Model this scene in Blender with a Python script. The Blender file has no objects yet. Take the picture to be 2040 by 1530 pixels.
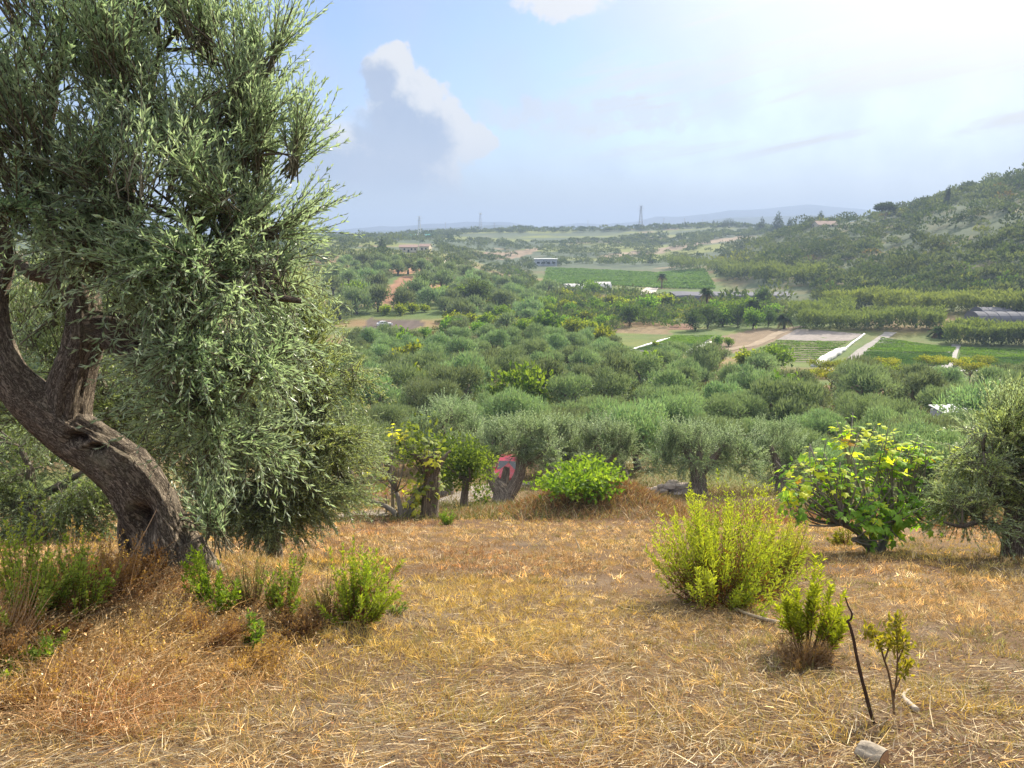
import bpy, math, random
import numpy as np
from mathutils import Vector

random.seed(11)
RNG = np.random.default_rng(11)
R = math.radians
SC = bpy.context.scene
COL = SC.collection

# ------------------------------------------------------------------ camera
W_, H_, F_ = 2040.0, 1530.0, 1570.0
PITCH = R(10.6)
CAMZ = 1.6
cp, sp = math.cos(PITCH), math.sin(PITCH)

def ray(px, py):
    x = (px - W_ / 2) / F_
    y = -(py - H_ / 2) / F_
    return np.array([x, cp + y * sp, -sp + y * cp])

def at(px, py, d):
    """real-world point seen at a photo pixel, d metres in front of the lens"""
    v = ray(px, py) * d
    return np.array([v[0], v[1], v[2] + CAMZ])

def project(P):
    P = np.atleast_2d(P)
    x, y, z = P[:, 0], P[:, 1], P[:, 2] - CAMZ
    d = y * cp - z * sp
    u = y * sp + z * cp
    d = np.where(d < 0.01, 0.01, d)
    return W_ / 2 + F_ * x / d, H_ / 2 - F_ * u / d, d

# ------------------------------------------------------------------ noise
def _hash(ix, iy, iz, seed):
    h = (ix.astype(np.int64) * 374761393 + iy.astype(np.int64) * 668265263 + iz.astype(np.int64) * 2147483647 + seed * 974711) & 0xFFFFFFFF
    h = ((h ^ (h >> 13)) * 1274126177) & 0xFFFFFFFF
    h = (h ^ (h >> 16)) & 0xFFFFFFFF
    return (h & 0xFFFFFF) / float(0xFFFFFF)

def vn3(x, y, z, seed=0):
    x, y, z = np.broadcast_arrays(np.asarray(x, float), np.asarray(y, float), np.asarray(z, float))
    ix, iy, iz = np.floor(x), np.floor(y), np.floor(z)
    fx, fy, fz = x - ix, y - iy, z - iz
    fx, fy, fz = [f * f * (3 - 2 * f) for f in (fx, fy, fz)]
    out = 0
    for a in (0, 1):
        for b in (0, 1):
            for c in (0, 1):
                w = (fx if a else 1 - fx) * (fy if b else 1 - fy) * (fz if c else 1 - fz)
                out = out + w * _hash(ix + a, iy + b, iz + c, seed)
    return out * 2 - 1

def fbm(x, y, z=0.0, seed=0, octv=4):
    s, a, f = 0, 1.0, 1.0
    for k in range(octv):
        s = s + a * vn3(np.asarray(x) * f, np.asarray(y) * f, np.asarray(z) * f + 7.3 * k, seed + k)
        a *= 0.5
        f *= 2.03
    return s / 1.9

def sstep(a, b, x):
    t = np.clip((x - a) / (b - a), 0, 1)
    return t * t * (3 - 2 * t)

# ------------------------------------------------------------------ terrain heights (relative to the eye)
TR = np.array([40, 50, 80, 120, 170, 220, 300, 400, 520, 600, 700, 900, 1150, 1500, 2500, 7000], float)
TA = np.array([-60, -35, -20, -10, -6, 0, 10, 15, 20, 25, 30, 34, 45, 60], float)
TZ = np.array([
 [-12.0,-14.0,-17.0,-20.0,-22.0,-22.0,-20.0,-15.0, -8.0, -4.0,  0.0,  6.0,  8.0,  0.0,-20,-40],
 [-12.8,-15.2,-18.2,-21.5,-23.5,-23.5,-20.0,-14.0, -8.0, -5.0, -3.0,  0.0,  0.0,-10.0,-30,-40],
 [-13.0,-15.5,-18.5,-22.0,-24.0,-24.0,-20.0,-15.0, -9.5, -7.0, -5.0, -3.0, -4.0,-15.0,-30,-40],
 [-13.2,-15.7,-18.5,-22.0,-24.0,-24.0,-20.0,-15.5,-10.5, -8.0, -5.5, -3.5, -2.0,-15.0,-30,-40],
 [-13.2,-15.7,-18.5,-22.0,-24.0,-24.5,-21.0,-17.0,-11.5, -9.5, -8.0, -3.0,  5.0,-12.0,-30,-40],
 [-13.2,-15.7,-18.5,-21.5,-24.0,-25.5,-26.0,-26.0,-25.0,-23.0,-20.0, -8.0,  8.6,-10.0,-30,-40],
 [-13.2,-15.7,-18.8,-22.0,-25.0,-26.5,-27.0,-27.0,-25.0,-23.5,-21.0, -8.0, 12.5, -8.0,-30,-40],
 [-13.0,-15.7,-19.0,-22.3,-25.3,-26.7,-27.3,-26.0,-21.0,-17.0,-12.0, -2.0, 15.0, -5.0,-30,-40],
 [-12.8,-15.6,-19.0,-22.5,-25.5,-26.8,-26.2,-20.0, -6.0,  3.0,  7.0,  7.0,  9.0, -5.0,-30,-40],
 [-12.5,-15.4,-18.8,-22.3,-25.4,-26.5,-25.0,-15.0,  3.0, 12.0, 15.0, 13.0,  8.0, -5.0,-30,-40],
 [-12.0,-15.0,-18.6,-22.0,-25.2,-26.3,-22.0, -3.0, 19.0, 29.0, 35.0, 30.0, 20.0,  0.0,-30,-40],
 [-11.8,-14.8,-18.4,-21.8,-25.0,-26.0,-19.0,  5.0, 28.0, 37.0, 43.0, 40.0, 25.0,  0.0,-30,-40],
 [-11.0,-14.0,-17.5,-21.0,-24.0,-24.0,-12.0, 14.0, 42.0, 54.0, 60.0, 56.0, 40.0, 10.0,-20,-40],
 [-10.0,-13.0,-16.5,-20.0,-22.0,-20.0, -4.0, 22.0, 50.0, 60.0, 66.0, 60.0, 45.0, 10.0,-20,-40],
])

def _table(r, az):
    lr = np.log(np.clip(r, TR[0], TR[-1]))
    lt = np.log(TR)
    i = np.clip(np.searchsorted(lt, lr) - 1, 0, len(TR) - 2)
    u = (lr - lt[i]) / (lt[i + 1] - lt[i])
    a = np.clip(az, TA[0], TA[-1])
    j = np.clip(np.searchsorted(TA, a) - 1, 0, len(TA) - 2)
    v = (a - TA[j]) / (TA[j + 1] - TA[j])
    v = v * v * (3 - 2 * v) * 0.5 + v * 0.5
    return (TZ[j, i] * (1 - u) + TZ[j, i + 1] * u) * (1 - v) + (TZ[j + 1, i] * (1 - u) + TZ[j + 1, i + 1] * u) * v

BUMPS = []   # x, y, amp, sx, sy

def HT(x, y):
    """ground height at world x, y"""
    x = np.asarray(x, float)
    y = np.asarray(y, float)
    r = np.hypot(x, y) + 1e-6
    az = np.degrees(np.arctan2(x, y))
    plane = -1.6 - 0.30 * np.clip(y, -40, 60) - np.where(y < -40, 0, 0)
    far = _table(r, az)
    w = sstep(30, 48, r) * np.where(y > -5, 1, 0) 
    w = w * sstep(-5, 20, y)
    z = plane * (1 - w) + far * w
    n = fbm(x * 0.45, y * 0.45, 0, 3, 3) * 0.09 + fbm(x * 1.7, y * 1.7, 0, 5, 3) * 0.03 * sstep(60, 20, r)
    z = z + n + fbm(x * 0.02, y * 0.02, 0, 9, 3) * 1.0 * sstep(70, 300, r) + fbm(x * 0.1, y * 0.1, 0, 9, 2) * 0.25 * sstep(30, 100, r)
    for (bx, by, a, sx, sy) in BUMPS:
        z = z + a * np.exp(-((x - bx) / sx) ** 2 - ((y - by) / sy) ** 2)
    return z + CAMZ

def hit(px, py, dmax=3000):
    v = ray(px, py)
    lo, hi = 1.0, dmax
    for n in (420, 40, 40):
        t = np.exp(np.linspace(math.log(lo), math.log(hi), n))
        below = v[2] * t + CAMZ < HT(v[0] * t, v[1] * t)
        i = int(np.argmax(below)) if below.any() else n - 1
        lo, hi = t[max(i - 1, 0)], t[i]
    p = v * hi
    return np.array([p[0], p[1], float(HT(p[0], p[1]))]), hi

BUMPS.append((-2.9, 7.4, 0.60, 1.7, 1.6))
BUMPS.append((-4.9, 5.6, 0.45, 1.6, 1.7))
_p, _ = hit(1195, 1030)
BUMPS.append((_p[0], _p[1] + 0.8, 1.25, 2.3, 1.5))
_p, _ = hit(760, 1032)
BUMPS.append((_p[0], _p[1], 0.3, 1.3, 0.9))
_p, _ = hit(1625, 1305)
BUMPS.append((_p[0], _p[1], 0.12, 0.5, 0.4))

# ------------------------------------------------------------------ mesh helpers
def mk(name, V, Fs, mats, parent=None, cols=None, smooth=False, midx=None):
    """one mesh object; Fs = list of (m,k) index arrays, midx = material slot of each"""
    V = np.asarray(V, np.float32).reshape(-1, 3)
    me = bpy.data.meshes.new(name)
    Fs = [np.asarray(f, np.int32) for f in Fs if len(f)]
    me.vertices.add(len(V))
    me.vertices.foreach_set('co', V.ravel())
    nl = sum(f.size for f in Fs)
    nf = sum(len(f) for f in Fs)
    me.loops.add(nl)
    me.polygons.add(nf)
    me.loops.foreach_set('vertex_index', np.concatenate([f.ravel() for f in Fs]))
    ls, o = [], 0
    for f in Fs:
        ls.append(o + np.arange(len(f), dtype=np.int32) * f.shape[1])
        o += f.size
    me.polygons.foreach_set('loop_start', np.concatenate(ls))
    if not isinstance(mats, (list, tuple)):
        mats = [mats]
    for m in mats:
        me.materials.append(m)
    if midx is not None:
        me.polygons.foreach_set('material_index', np.concatenate([np.full(len(f), k, np.int32) for f, k in zip(Fs, midx)]))
    me.polygons.foreach_set('use_smooth', np.full(nf, bool(smooth)))
    if cols is not None:
        cols = np.asarray(cols, np.float32)
        c4 = np.ones((len(V), 4), np.float32)
        c4[:, :3] = cols
        a = me.attributes.new('Col', 'FLOAT_COLOR', 'POINT')
        a.data.foreach_set('color', c4.ravel())
    me.update(calc_edges=True)
    ob = bpy.data.objects.new(name, me)
    COL.objects.link(ob)
    if parent is not None:
        ob.parent = parent
    return ob

def tag(o, label=None, cat=None, group=None, kind=None):
    if label: o['label'] = label
    if cat: o['category'] = cat
    if group: o['group'] = group
    if kind: o['kind'] = kind
    return o

def empty(name, loc, label, cat, group=None, rz=0.0):
    o = bpy.data.objects.new(name, None)
    o.empty_display_size = 0.2
    COL.objects.link(o)
    o.location = [float(v) for v in loc]
    o.rotation_euler = (0, 0, rz)
    return tag(o, label, cat, group)

def copy_tree(o, loc, rz=0.0, sc=1.0, label=None, group=None):
    c = o.copy()
    COL.objects.link(c)
    c.location = [float(v) for v in loc]
    c.rotation_euler = (0, 0, rz)
    c.scale = (sc, sc, sc) if np.isscalar(sc) else sc
    for ch in o.children:
        d = ch.copy()
        COL.objects.link(d)
        d.parent = c
        for g in ch.children:
            e = g.copy()
            COL.objects.link(e)
            e.parent = d
    if label: c['label'] = label
    if group: c['group'] = group
    return c

def norm(v):
    v = np.asarray(v, float)
    return v / (np.linalg.norm(v, axis=-1, keepdims=True) + 1e-9)

class Geo:
    """collects verts, faces and colours for one mesh"""
    def __init__(s):
        s.V, s.F, s.C, s.n = [], {}, [], 0
    def add(s, V, Fs, C=(1, 1, 1), slot=0):
        V = np.asarray(V, float).reshape(-1, 3)
        if not isinstance(Fs, list):
            Fs = [Fs]
        for f in Fs:
            f = np.asarray(f)
            if len(f):
                s.F.setdefault((slot, f.shape[1]), []).append(f + s.n)
        s.V.append(V)
        C = np.asarray(C, float)
        s.C.append(np.tile(C, (len(V), 1)) if C.ndim == 1 else C)
        s.n += len(V)
    def build(s, name, mats, parent=None, smooth=False):
        keys = list(s.F)
        return mk(name, np.concatenate(s.V), [np.concatenate(s.F[k]) for k in keys], mats, parent,
                  np.concatenate(s.C), smooth, [k[0] for k in keys])

def cards(P, D, N, L, Wd, bend=0.0, wide=0.45):
    """diamond leaves: base P, axis D, face normal about N"""
    D = norm(D)
    S = norm(np.cross(D, N))
    N2 = np.cross(S, D)
    L = np.broadcast_to(np.asarray(L, float), (len(P),))[:, None]
    Wd = np.broadcast_to(np.asarray(Wd, float), (len(P),))[:, None]
    mid = P + D * L * wide + N2 * L * bend
    V = np.stack([P, mid + S * Wd * 0.5, P + D * L, mid - S * Wd * 0.5], 1).reshape(-1, 3)
    F = np.arange(len(P) * 4).reshape(-1, 4)
    return V, F

def rnd_dirs(n, rng=RNG):
    return norm(rng.normal(size=(n, 3)))

def tube(path, rad, sides=8, cap=True, disp=None, sub=1):
    path = np.asarray(path, float)
    rad = np.asarray(rad, float)
    if sub > 1:   # catmull-rom
        n = len(path)
        out, ro = [], []
        for i in range(n - 1):
            p0, p1, p2, p3 = path[max(i - 1, 0)], path[i], path[i + 1], path[min(i + 2, n - 1)]
            for k in range(sub):
                t = k / sub
                out.append(0.5 * ((2 * p1) + (-p0 + p2) * t + (2 * p0 - 5 * p1 + 4 * p2 - p3) * t * t + (-p0 + 3 * p1 - 3 * p2 + p3) * t ** 3))
                ro.append(rad[i] * (1 - t) + rad[i + 1] * t)
        out.append(path[-1]); ro.append(rad[-1])
        path, rad = np.array(out), np.array(ro)
    T = norm(np.gradient(path, axis=0))
    ref = np.array([0.0, 0, 1]) if abs(T[0][2]) < 0.9 else np.array([1.0, 0, 0])
    u = norm(np.cross(T[0], ref))
    V = []
    s = 0.0
    for i in range(len(path)):
        u = norm(u - T[i] * np.dot(u, T[i]))
        v = np.cross(T[i], u)
        if i: s += np.linalg.norm(path[i] - path[i - 1])
        th = np.arange(sides) * 2 * math.pi / sides
        rr = np.full(sides, rad[i])
        if disp is not None:
            rr = rr * disp(th, s)
        V.append(path[i] + (np.cos(th) * rr)[:, None] * u + (np.sin(th) * rr)[:, None] * v)
    V = np.concatenate(V)
    m = len(path)
    a = np.arange(m - 1)[:, None] * sides + np.arange(sides)[None, :]
    b = np.arange(m - 1)[:, None] * sides + (np.arange(sides)[None, :] + 1) % sides
    F = np.stack([a, b, b + sides, a + sides], -1).reshape(-1, 4)
    Fs = [F]
    if cap:
        V = np.concatenate([V, path[:1], path[-1:]])
        k = np.arange(sides)
        Fs.append(np.stack([(k + 1) % sides, k, np.full(sides, m * sides)], -1))
        o = (m - 1) * sides
        Fs.append(np.stack([o + k, o + (k + 1) % sides, np.full(sides, m * sides + 1)], -1))
    return V, Fs

def box(c, s, rz=0.0):
    c = np.asarray(c, float); s = np.asarray(s, float) / 2
    sg = np.array([[-1, -1, -1], [1, -1, -1], [1, 1, -1], [-1, 1, -1], [-1, -1, 1], [1, -1, 1], [1, 1, 1], [-1, 1, 1]], float)
    V = sg * s
    ca, sa = math.cos(rz), math.sin(rz)
    V = np.stack([V[:, 0] * ca - V[:, 1] * sa, V[:, 0] * sa + V[:, 1] * ca, V[:, 2]], 1) + c
    F = np.array([[3, 2, 1, 0], [4, 5, 6, 7], [0, 1, 5, 4], [1, 2, 6, 5], [2, 3, 7, 6], [3, 0, 4, 7]])
    return V, F

# ------------------------------------------------------------------ node helpers
class X:
    """socket wrapper for short maths"""
    nt = None
    def __init__(s, sock): s.s = sock
    @staticmethod
    def m(op, a, b=None, c=None, clamp=False):
        n = X.nt.nodes.new('ShaderNodeMath'); n.operation = op; n.use_clamp = clamp
        for i, v in enumerate((a, b, c)):
            if v is None: continue
            if isinstance(v, X): X.nt.links.new(v.s, n.inputs[i])
            else: n.inputs[i].default_value = float(v)
        return X(n.outputs[0])
    def __add__(s, o): return X.m('ADD', s, o)
    __radd__ = __add__
    def __sub__(s, o): return X.m('SUBTRACT', s, o)
    def __rsub__(s, o): return X.m('SUBTRACT', o, s)
    def __mul__(s, o): return X.m('MULTIPLY', s, o)
    __rmul__ = __mul__
    def __truediv__(s, o): return X.m('DIVIDE', s, o)

def xramp(x, a, b):
    n = X.nt.nodes.new('ShaderNodeMapRange'); n.interpolation_type = 'SMOOTHSTEP'
    X.nt.links.new(x.s, n.inputs[0])
    n.inputs[1].default_value = a; n.inputs[2].default_value = b
    n.inputs[3].default_value = 0; n.inputs[4].default_value = 1
    return X(n.outputs[0])

def xmix(f, a, b, blend='MIX'):
    n = X.nt.nodes.new('ShaderNodeMix'); n.data_type = 'RGBA'; n.blend_type = blend
    for k, v in ((0, f), (6, a), (7, b)):
        if isinstance(v, X): X.nt.links.new(v.s, n.inputs[k])
        elif k == 0: n.inputs[0].default_value = float(v)
        else: n.inputs[k].default_value = (*v, 1)
    return X(n.outputs[2])

def xnoise(vec, scale, detail=4, rough=0.55, dist=0.0):
    n = X.nt.nodes.new('ShaderNodeTexNoise')
    n.inputs['Scale'].default_value = scale; n.inputs['Detail'].default_value = detail
    n.inputs['Roughness'].default_value = rough; n.inputs['Distortion'].default_value = dist
    if vec is not None: X.nt.links.new(vec.s, n.inputs['Vector'])
    return X(n.outputs['Fac'])

def xvec(a, b, c):
    n = X.nt.nodes.new('ShaderNodeCombineXYZ')
    for i, v in enumerate((a, b, c)):
        if isinstance(v, X): X.nt.links.new(v.s, n.inputs[i])
        else: n.inputs[i].default_value = float(v)
    return X(n.outputs[0])

def newmat(name):
    m = bpy.data.materials.new(name)
    m.use_nodes = True
    X.nt = m.node_tree
    for n in list(m.node_tree.nodes):
        m.node_tree.nodes.remove(n)
    out = m.node_tree.nodes.new('ShaderNodeOutputMaterial')
    return m, m.node_tree, out

def attr(name='Col'):
    n = X.nt.nodes.new('ShaderNodeAttribute'); n.attribute_name = name
    return X(n.outputs['Color'])

def leaf_mat(name, under=None, trans=0.35, trans_tint=(1.15, 1.2, 0.6), rough=0.5, spec=0.35, vary=0.12):
    m, nt, out = newmat(name)
    col = attr()
    oi = nt.nodes.new('ShaderNodeObjectInfo')
    hsv = nt.nodes.new('ShaderNodeHueSaturation')
    nt.links.new(col.s, hsv.inputs['Color'])
    rv = X(oi.outputs['Random'])
    nt.links.new(((rv - 0.5) * vary * 0.25 + 0.5).s, hsv.inputs['Hue'])
    nt.links.new(((rv - 0.5) * vary * 3 + 1.0).s, hsv.inputs['Value'])
    c = X(hsv.outputs['Color'])
    if under is not None:
        g = nt.nodes.new('ShaderNodeNewGeometry')
        c2 = xmix(0.65, c, under)
        c = xmix(X(g.outputs['Backfacing']), c, c2)
    p = nt.nodes.new('ShaderNodeBsdfPrincipled')
    nt.links.new(c.s, p.inputs['Base Color'])
    p.inputs['Roughness'].default_value = rough
    p.inputs['Specular IOR Level'].default_value = spec
    t = nt.nodes.new('ShaderNodeBsdfTranslucent')
    tc = xmix(1.0, c, trans_tint, 'MULTIPLY')
    nt.links.new(tc.s, t.inputs['Color'])
    mx = nt.nodes.new('ShaderNodeMixShader'); mx.inputs[0].default_value = trans
    nt.links.new(p.outputs[0], mx.inputs[1]); nt.links.new(t.outputs[0], mx.inputs[2])
    nt.links.new(mx.outputs[0], out.inputs['Surface'])
    return m

def plain_mat(name, color, rough=0.8, spec=0.3, noise=0.15, scale=8.0, metal=0.0, bump=0.0, usecol=False):
    m, nt, out = newmat(name)
    p = nt.nodes.new('ShaderNodeBsdfPrincipled')
    tc = nt.nodes.new('ShaderNodeTexCoord')
    o = X(tc.outputs['Object'])
    nz = xnoise(o, scale, 5, 0.6)
    base = attr() if usecol else xmix(0.0, color, color)
    k = nz * (2 * noise) + (1 - noise)
    kk = xvec(k, k, k)
    c = xmix(1.0, base, kk, 'MULTIPLY')
    nt.links.new(c.s, p.inputs['Base Color'])
    p.inputs['Roughness'].default_value = rough
    p.inputs['Specular IOR Level'].default_value = spec
    p.inputs['Metallic'].default_value = metal
    if bump:
        b = nt.nodes.new('ShaderNodeBump'); b.inputs['Strength'].default_value = 1.0; b.inputs['Distance'].default_value = bump
        nt.links.new(nz.s, b.inputs['Height'])
        nt.links.new(b.outputs[0], p.inputs['Normal'])
    nt.links.new(p.outputs[0], out.inputs['Surface'])
    return m

def bark_mat(name, dark, light, scale=6.0, bump=0.02):
    m, nt, out = newmat(name)
    p = nt.nodes.new('ShaderNodeBsdfPrincipled')
    uv = nt.nodes.new('ShaderNodeAttribute'); uv.attribute_name = 'Grain'
    g = X(uv.outputs['Vector'])
    tc = nt.nodes.new('ShaderNodeTexCoord')
    o = X(tc.outputs['Object'])
    n1 = xnoise(g, scale, 6, 0.65, 0.6)
    n2 = xnoise(o, 3.0, 4, 0.6)
    n3 = xnoise(o, 40.0, 3, 0.6)
    n4 = xnoise(g, scale * 2.6, 5, 0.7, 0.8)
    crack = xramp(X.m('ABSOLUTE', n4 - 0.5), 0.10, 0.0) * 0.6 + xramp(X.m('ABSOLUTE', n1 - 0.5), 0.07, 0.0) * 0.6
    h = n1 * 0.5 + n3 * 0.25 + n4 * 0.35 - crack * 0.35
    c = xmix(xramp(h, 0.22, 0.66), dark, light)
    c = xmix(xramp(n2, 0.55, 0.75) * 0.35, c, (light[0] * 0.9, light[1] * 1.0, light[2] * 0.8))
    nt.links.new(c.s, p.inputs['Base Color'])
    p.inputs['Roughness'].default_value = 0.9
    p.inputs['Specular IOR Level'].default_value = 0.15
    b = nt.nodes.new('ShaderNodeBump'); b.inputs['Strength'].default_value = 1.0; b.inputs['Distance'].default_value = bump
    nt.links.new(h.s, b.inputs['Height'])
    nt.links.new(b.outputs[0], p.inputs['Normal'])
    nt.links.new(p.outputs[0], out.inputs['Surface'])
    return m

# ------------------------------------------------------------------ light, sky, haze
SUN_EL, SUN_AZ = R(35), R(37)      # azimuth to the right of the view
sdir = np.array([math.sin(SUN_AZ) * math.cos(SUN_EL), math.cos(SUN_AZ) * math.cos(SUN_EL), math.sin(SUN_EL)])

def build_sky():
    w = bpy.data.worlds.new('World')
    SC.world = w
    w.use_nodes = True
    nt = w.node_tree
    X.nt = nt
    for n in list(nt.nodes): nt.nodes.remove(n)
    out = nt.nodes.new('ShaderNodeOutputWorld')
    bg = nt.nodes.new('ShaderNodeBackground')
    sky = nt.nodes.new('ShaderNodeTexSky')
    sky.sky_type = 'NISHITA'
    sky.sun_disc = False
    sky.sun_elevation = SUN_EL
    sky.sun_rotation = SUN_AZ
    sky.air_density = 1.0; sky.dust_density = 1.2; sky.ozone_density = 1.5
    tc = nt.nodes.new('ShaderNodeTexCoord')
    sep = nt.nodes.new('ShaderNodeSeparateXYZ')
    nt.links.new(tc.outputs['Generated'], sep.inputs[0])
    dx, dy, dz = X(sep.outputs[0]), X(sep.outputs[1]), X(sep.outputs[2])
    az = X.m('ARCTAN2', dx, dy) * (180 / math.pi)
    el = X.m('ARCSINE', dz) * (180 / math.pi)
    pos = xvec(az, el, 0.0)
    nA = xnoise(pos, 0.62, 9, 0.60)         # cauliflower edges
    nB = xnoise(pos, 0.16, 6, 0.55)
    nC = xnoise(xvec(az * 0.10, (el - az * 0.17) * 0.85, 3.0), 0.62, 7, 0.62, 0.5)   # wind-drawn streaks
    # sun glow through the high veil
    dot = dx * float(sdir[0]) + dy * float(sdir[1]) + dz * float(sdir[2])
    glow = xramp(dot, 0.78, 0.985)
    S = 3.5   # cloud radiance relative to the sky node before the background strength
    base = xmix(1.0, X(sky.outputs[0]), (0.55, 0.635, 0.81), 'MULTIPLY')
    # thin high cloud veil everywhere, thicker low down and to the sun side
    veil = xramp(nB * 0.9 + glow * 0.55 + xramp(el, 26, 2) * 0.12, 0.30, 0.95)
    c = xmix(veil * 0.58 + 0.08, base, (0.84 * S, 0.93 * S, 1.10 * S))
    # streaky cirrus on the right
    ci = xramp(nC, 0.47, 0.66) * xramp(az, 0, 10) * xramp(el, 3.5, 6.5) * xramp(el, 30, 18)
    c = xmix(ci * 0.9, c, (1.16 * S, 1.16 * S, 1.14 * S))
    # cumulus tower: union of soft blobs with boiling edges
    def blob(azc, elc, ra, re, ang, sx=0.0, sy=0.0):
        ca, sa = math.cos(R(ang)), math.sin(R(ang))
        a = az - (azc + sx); e = el - (elc + sy)
        p = (a * ca + e * sa) / ra
        q = (e * ca - a * sa) / re
        return 1.0 - X.m('SQRT', p * p + q * q)
    def body(sx, sy, last=0):
        b = None
        ells = ((-9.0, 4.8, 6.2, 3.0, 0), (-7.2, 8.0, 3.7, 3.5, -35), (-8.3, 10.8, 1.9, 2.1, -30), (-4.9, 7.4, 2.5, 2.3, -40), (-12.8, 5.6, 4.2, 2.8, 0), (-2.9, 6.6, 2.1, 1.4, 0))
        for (a, e, ra, re, g) in ells[:len(ells) - last]:
            k = blob(a, e, ra, re, g, sx, sy)
            b = k if b is None else X.m('MAXIMUM', b, k)
        return b
    nz = (nA - 0.5) * 1.0 + (nB - 0.5) * 0.5
    v0 = body(0, 0) + nz
    hard = xramp(az + el * 0.5, -8.5, -4.0)
    m0 = xramp(v0, -0.03, 0.15) * hard + xramp(v0, -0.05, 0.45) * (1.0 - hard)
    m1 = xramp(body(-1.0, -0.8, 1) + nz * 1.25, -0.02, 0.50)
    shade = xmix(xramp(nB, 0.35, 0.65), (0.60 * S, 0.72 * S, 0.95 * S), (0.72 * S, 0.82 * S, 1.02 * S))
    ccol = xmix(m1, (1.22 * S, 1.22 * S, 1.22 * S), shade)
    c = xmix(m0 * xramp(el, 1.6, 4.2) * 0.92, c, ccol)
    # bright cloud tuft cut by the top of the view
    tuft = xramp(1.0 - X.m('SQRT', ((az - 3.4) / 3.6) * ((az - 3.4) / 3.6) + ((el - 15.6) / 1.7) * ((el - 15.6) / 1.7)) + (nA - 0.5) * 1.5, 0.0, 0.35)
    c = xmix(tuft * 0.9, c, (1.25 * S, 1.25 * S, 1.25 * S))
    # low puffy bank trailing off to the right
    bank = xramp(nA * 0.9 + xramp(X.m('ABSOLUTE', el - 8.2), 2.6, 0.2) * 0.33, 0.62, 0.80) * xramp(az, -4, 0) * xramp(az, 19, 8)
    c = xmix(bank * 0.55, c, (1.08 * S, 1.08 * S, 1.07 * S))
    # dusky band close to the horizon
    band = xramp(el, 7.5, 0.0)
    c = xmix(band * 0.75, c, xmix(glow, (0.58 * S, 0.68 * S, 0.86 * S), (0.78 * S, 0.83 * S, 0.90 * S)))
    # burnt-out veil round the sun
    c = xmix(glow * xramp(el, 4, 13) * 0.95, c, (1.75 * S, 1.70 * S, 1.58 * S))
    # unseen bright white sheet overhead, added to the sky as fill for the shadows
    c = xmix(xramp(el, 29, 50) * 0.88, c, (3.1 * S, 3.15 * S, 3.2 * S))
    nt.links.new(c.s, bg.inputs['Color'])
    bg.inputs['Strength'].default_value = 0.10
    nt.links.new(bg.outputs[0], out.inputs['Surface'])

build_sky()
sl = bpy.data.lights.new('sun', 'SUN')
sl.energy = 4.8
sl.angle = R(0.6)
sl.color = (1.0, 0.91, 0.76)
so = bpy.data.objects.new('sun', sl)
COL.objects.link(so)
so.rotation_euler = Vector((-sdir[0], -sdir[1], -sdir[2])).to_track_quat('-Z', 'Y').to_euler()

cam = bpy.data.cameras.new('camera')
cam.sensor_width = 36
cam.lens = 36 * F_ / W_
cam.clip_start = 0.05
cam.clip_end = 20000
co = bpy.data.objects.new('camera', cam)
COL.objects.link(co)
co.location = (0, 0, CAMZ)
co.rotation_euler = (math.pi / 2 - PITCH, 0, 0)
SC.camera = co

SC.view_settings.view_transform = 'Standard'
SC.view_settings.look = 'None'
SC.view_settings.exposure = 1.08
SC.view_settings.gamma = 1.0
cy = SC.cycles
cy.max_bounces = 7
cy.diffuse_bounces = 5
cy.glossy_bounces = 2
cy.transmission_bounces = 4
cy.volume_bounces = 0
cy.transparent_max_bounces = 4
cy.use_denoising = True
cy.denoiser = 'OPENIMAGEDENOISE'
cy.sample_clamp_indirect = 4.0
cy.caustics_reflective = False
cy.caustics_refractive = False

# ------------------------------------------------------------------ ground
def inpoly(x, y, poly):
    x = np.asarray(x); y = np.asarray(y)
    c = np.zeros(x.shape, bool)
    n = len(poly)
    for i in range(n):
        x1, y1 = poly[i]; x2, y2 = poly[(i + 1) % n]
        k = ((y1 > y) != (y2 > y)) & (x < (x2 - x1) * (y - y1) / (y2 - y1 + 1e-12) + x1)
        c ^= k
    return c

def wpoly(pts):
    """photo outline -> outline on the ground, world x, y"""
    return [tuple(hit(a, b)[0][:2]) for a, b in pts]

LC = {}   # land-cover patches: outline on the ground, earth colour
def patch(pts, col):
    LC[len(LC)] = (wpoly(pts), col)

patch([(690, 680), (720, 655), (735, 634), (838, 638), (848, 648), (800, 662), (750, 676)], (0.10, 0.077, 0.064))     # bare yard by the white car
patch([(730, 607), (770, 575), (800, 548), (840, 552), (830, 580), (820, 606)], (0.22, 0.12, 0.07))       # red bank
patch([(835, 575), (845, 563), (885, 566), (880, 578)], (0.27, 0.155, 0.09))
patch([(770, 537), (800, 528), (835, 534), (860, 545), (780, 545)], (0.34, 0.19, 0.11))
patch([(1180, 662), (1340, 668), (1330, 650), (1230, 655)], (0.17, 0.125, 0.07))
patch([(1480, 790), (1520, 765), (1600, 768), (1590, 785)], (0.30, 0.18, 0.11))
patch([(1620, 790), (1640, 768), (1780, 768), (1760, 785)], (0.28, 0.19, 0.13))
patch([(1380, 706), (1480, 702), (1600, 655), (1500, 655), (1424, 672)], (0.17, 0.125, 0.08))
patch([(930, 500), (1080, 492), (1060, 505), (940, 512)], (0.22, 0.165, 0.11))
patch([(1190, 508), (1330, 492), (1480, 470), (1490, 474), (1340, 500), (1200, 514)], (0.22, 0.17, 0.115))

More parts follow.
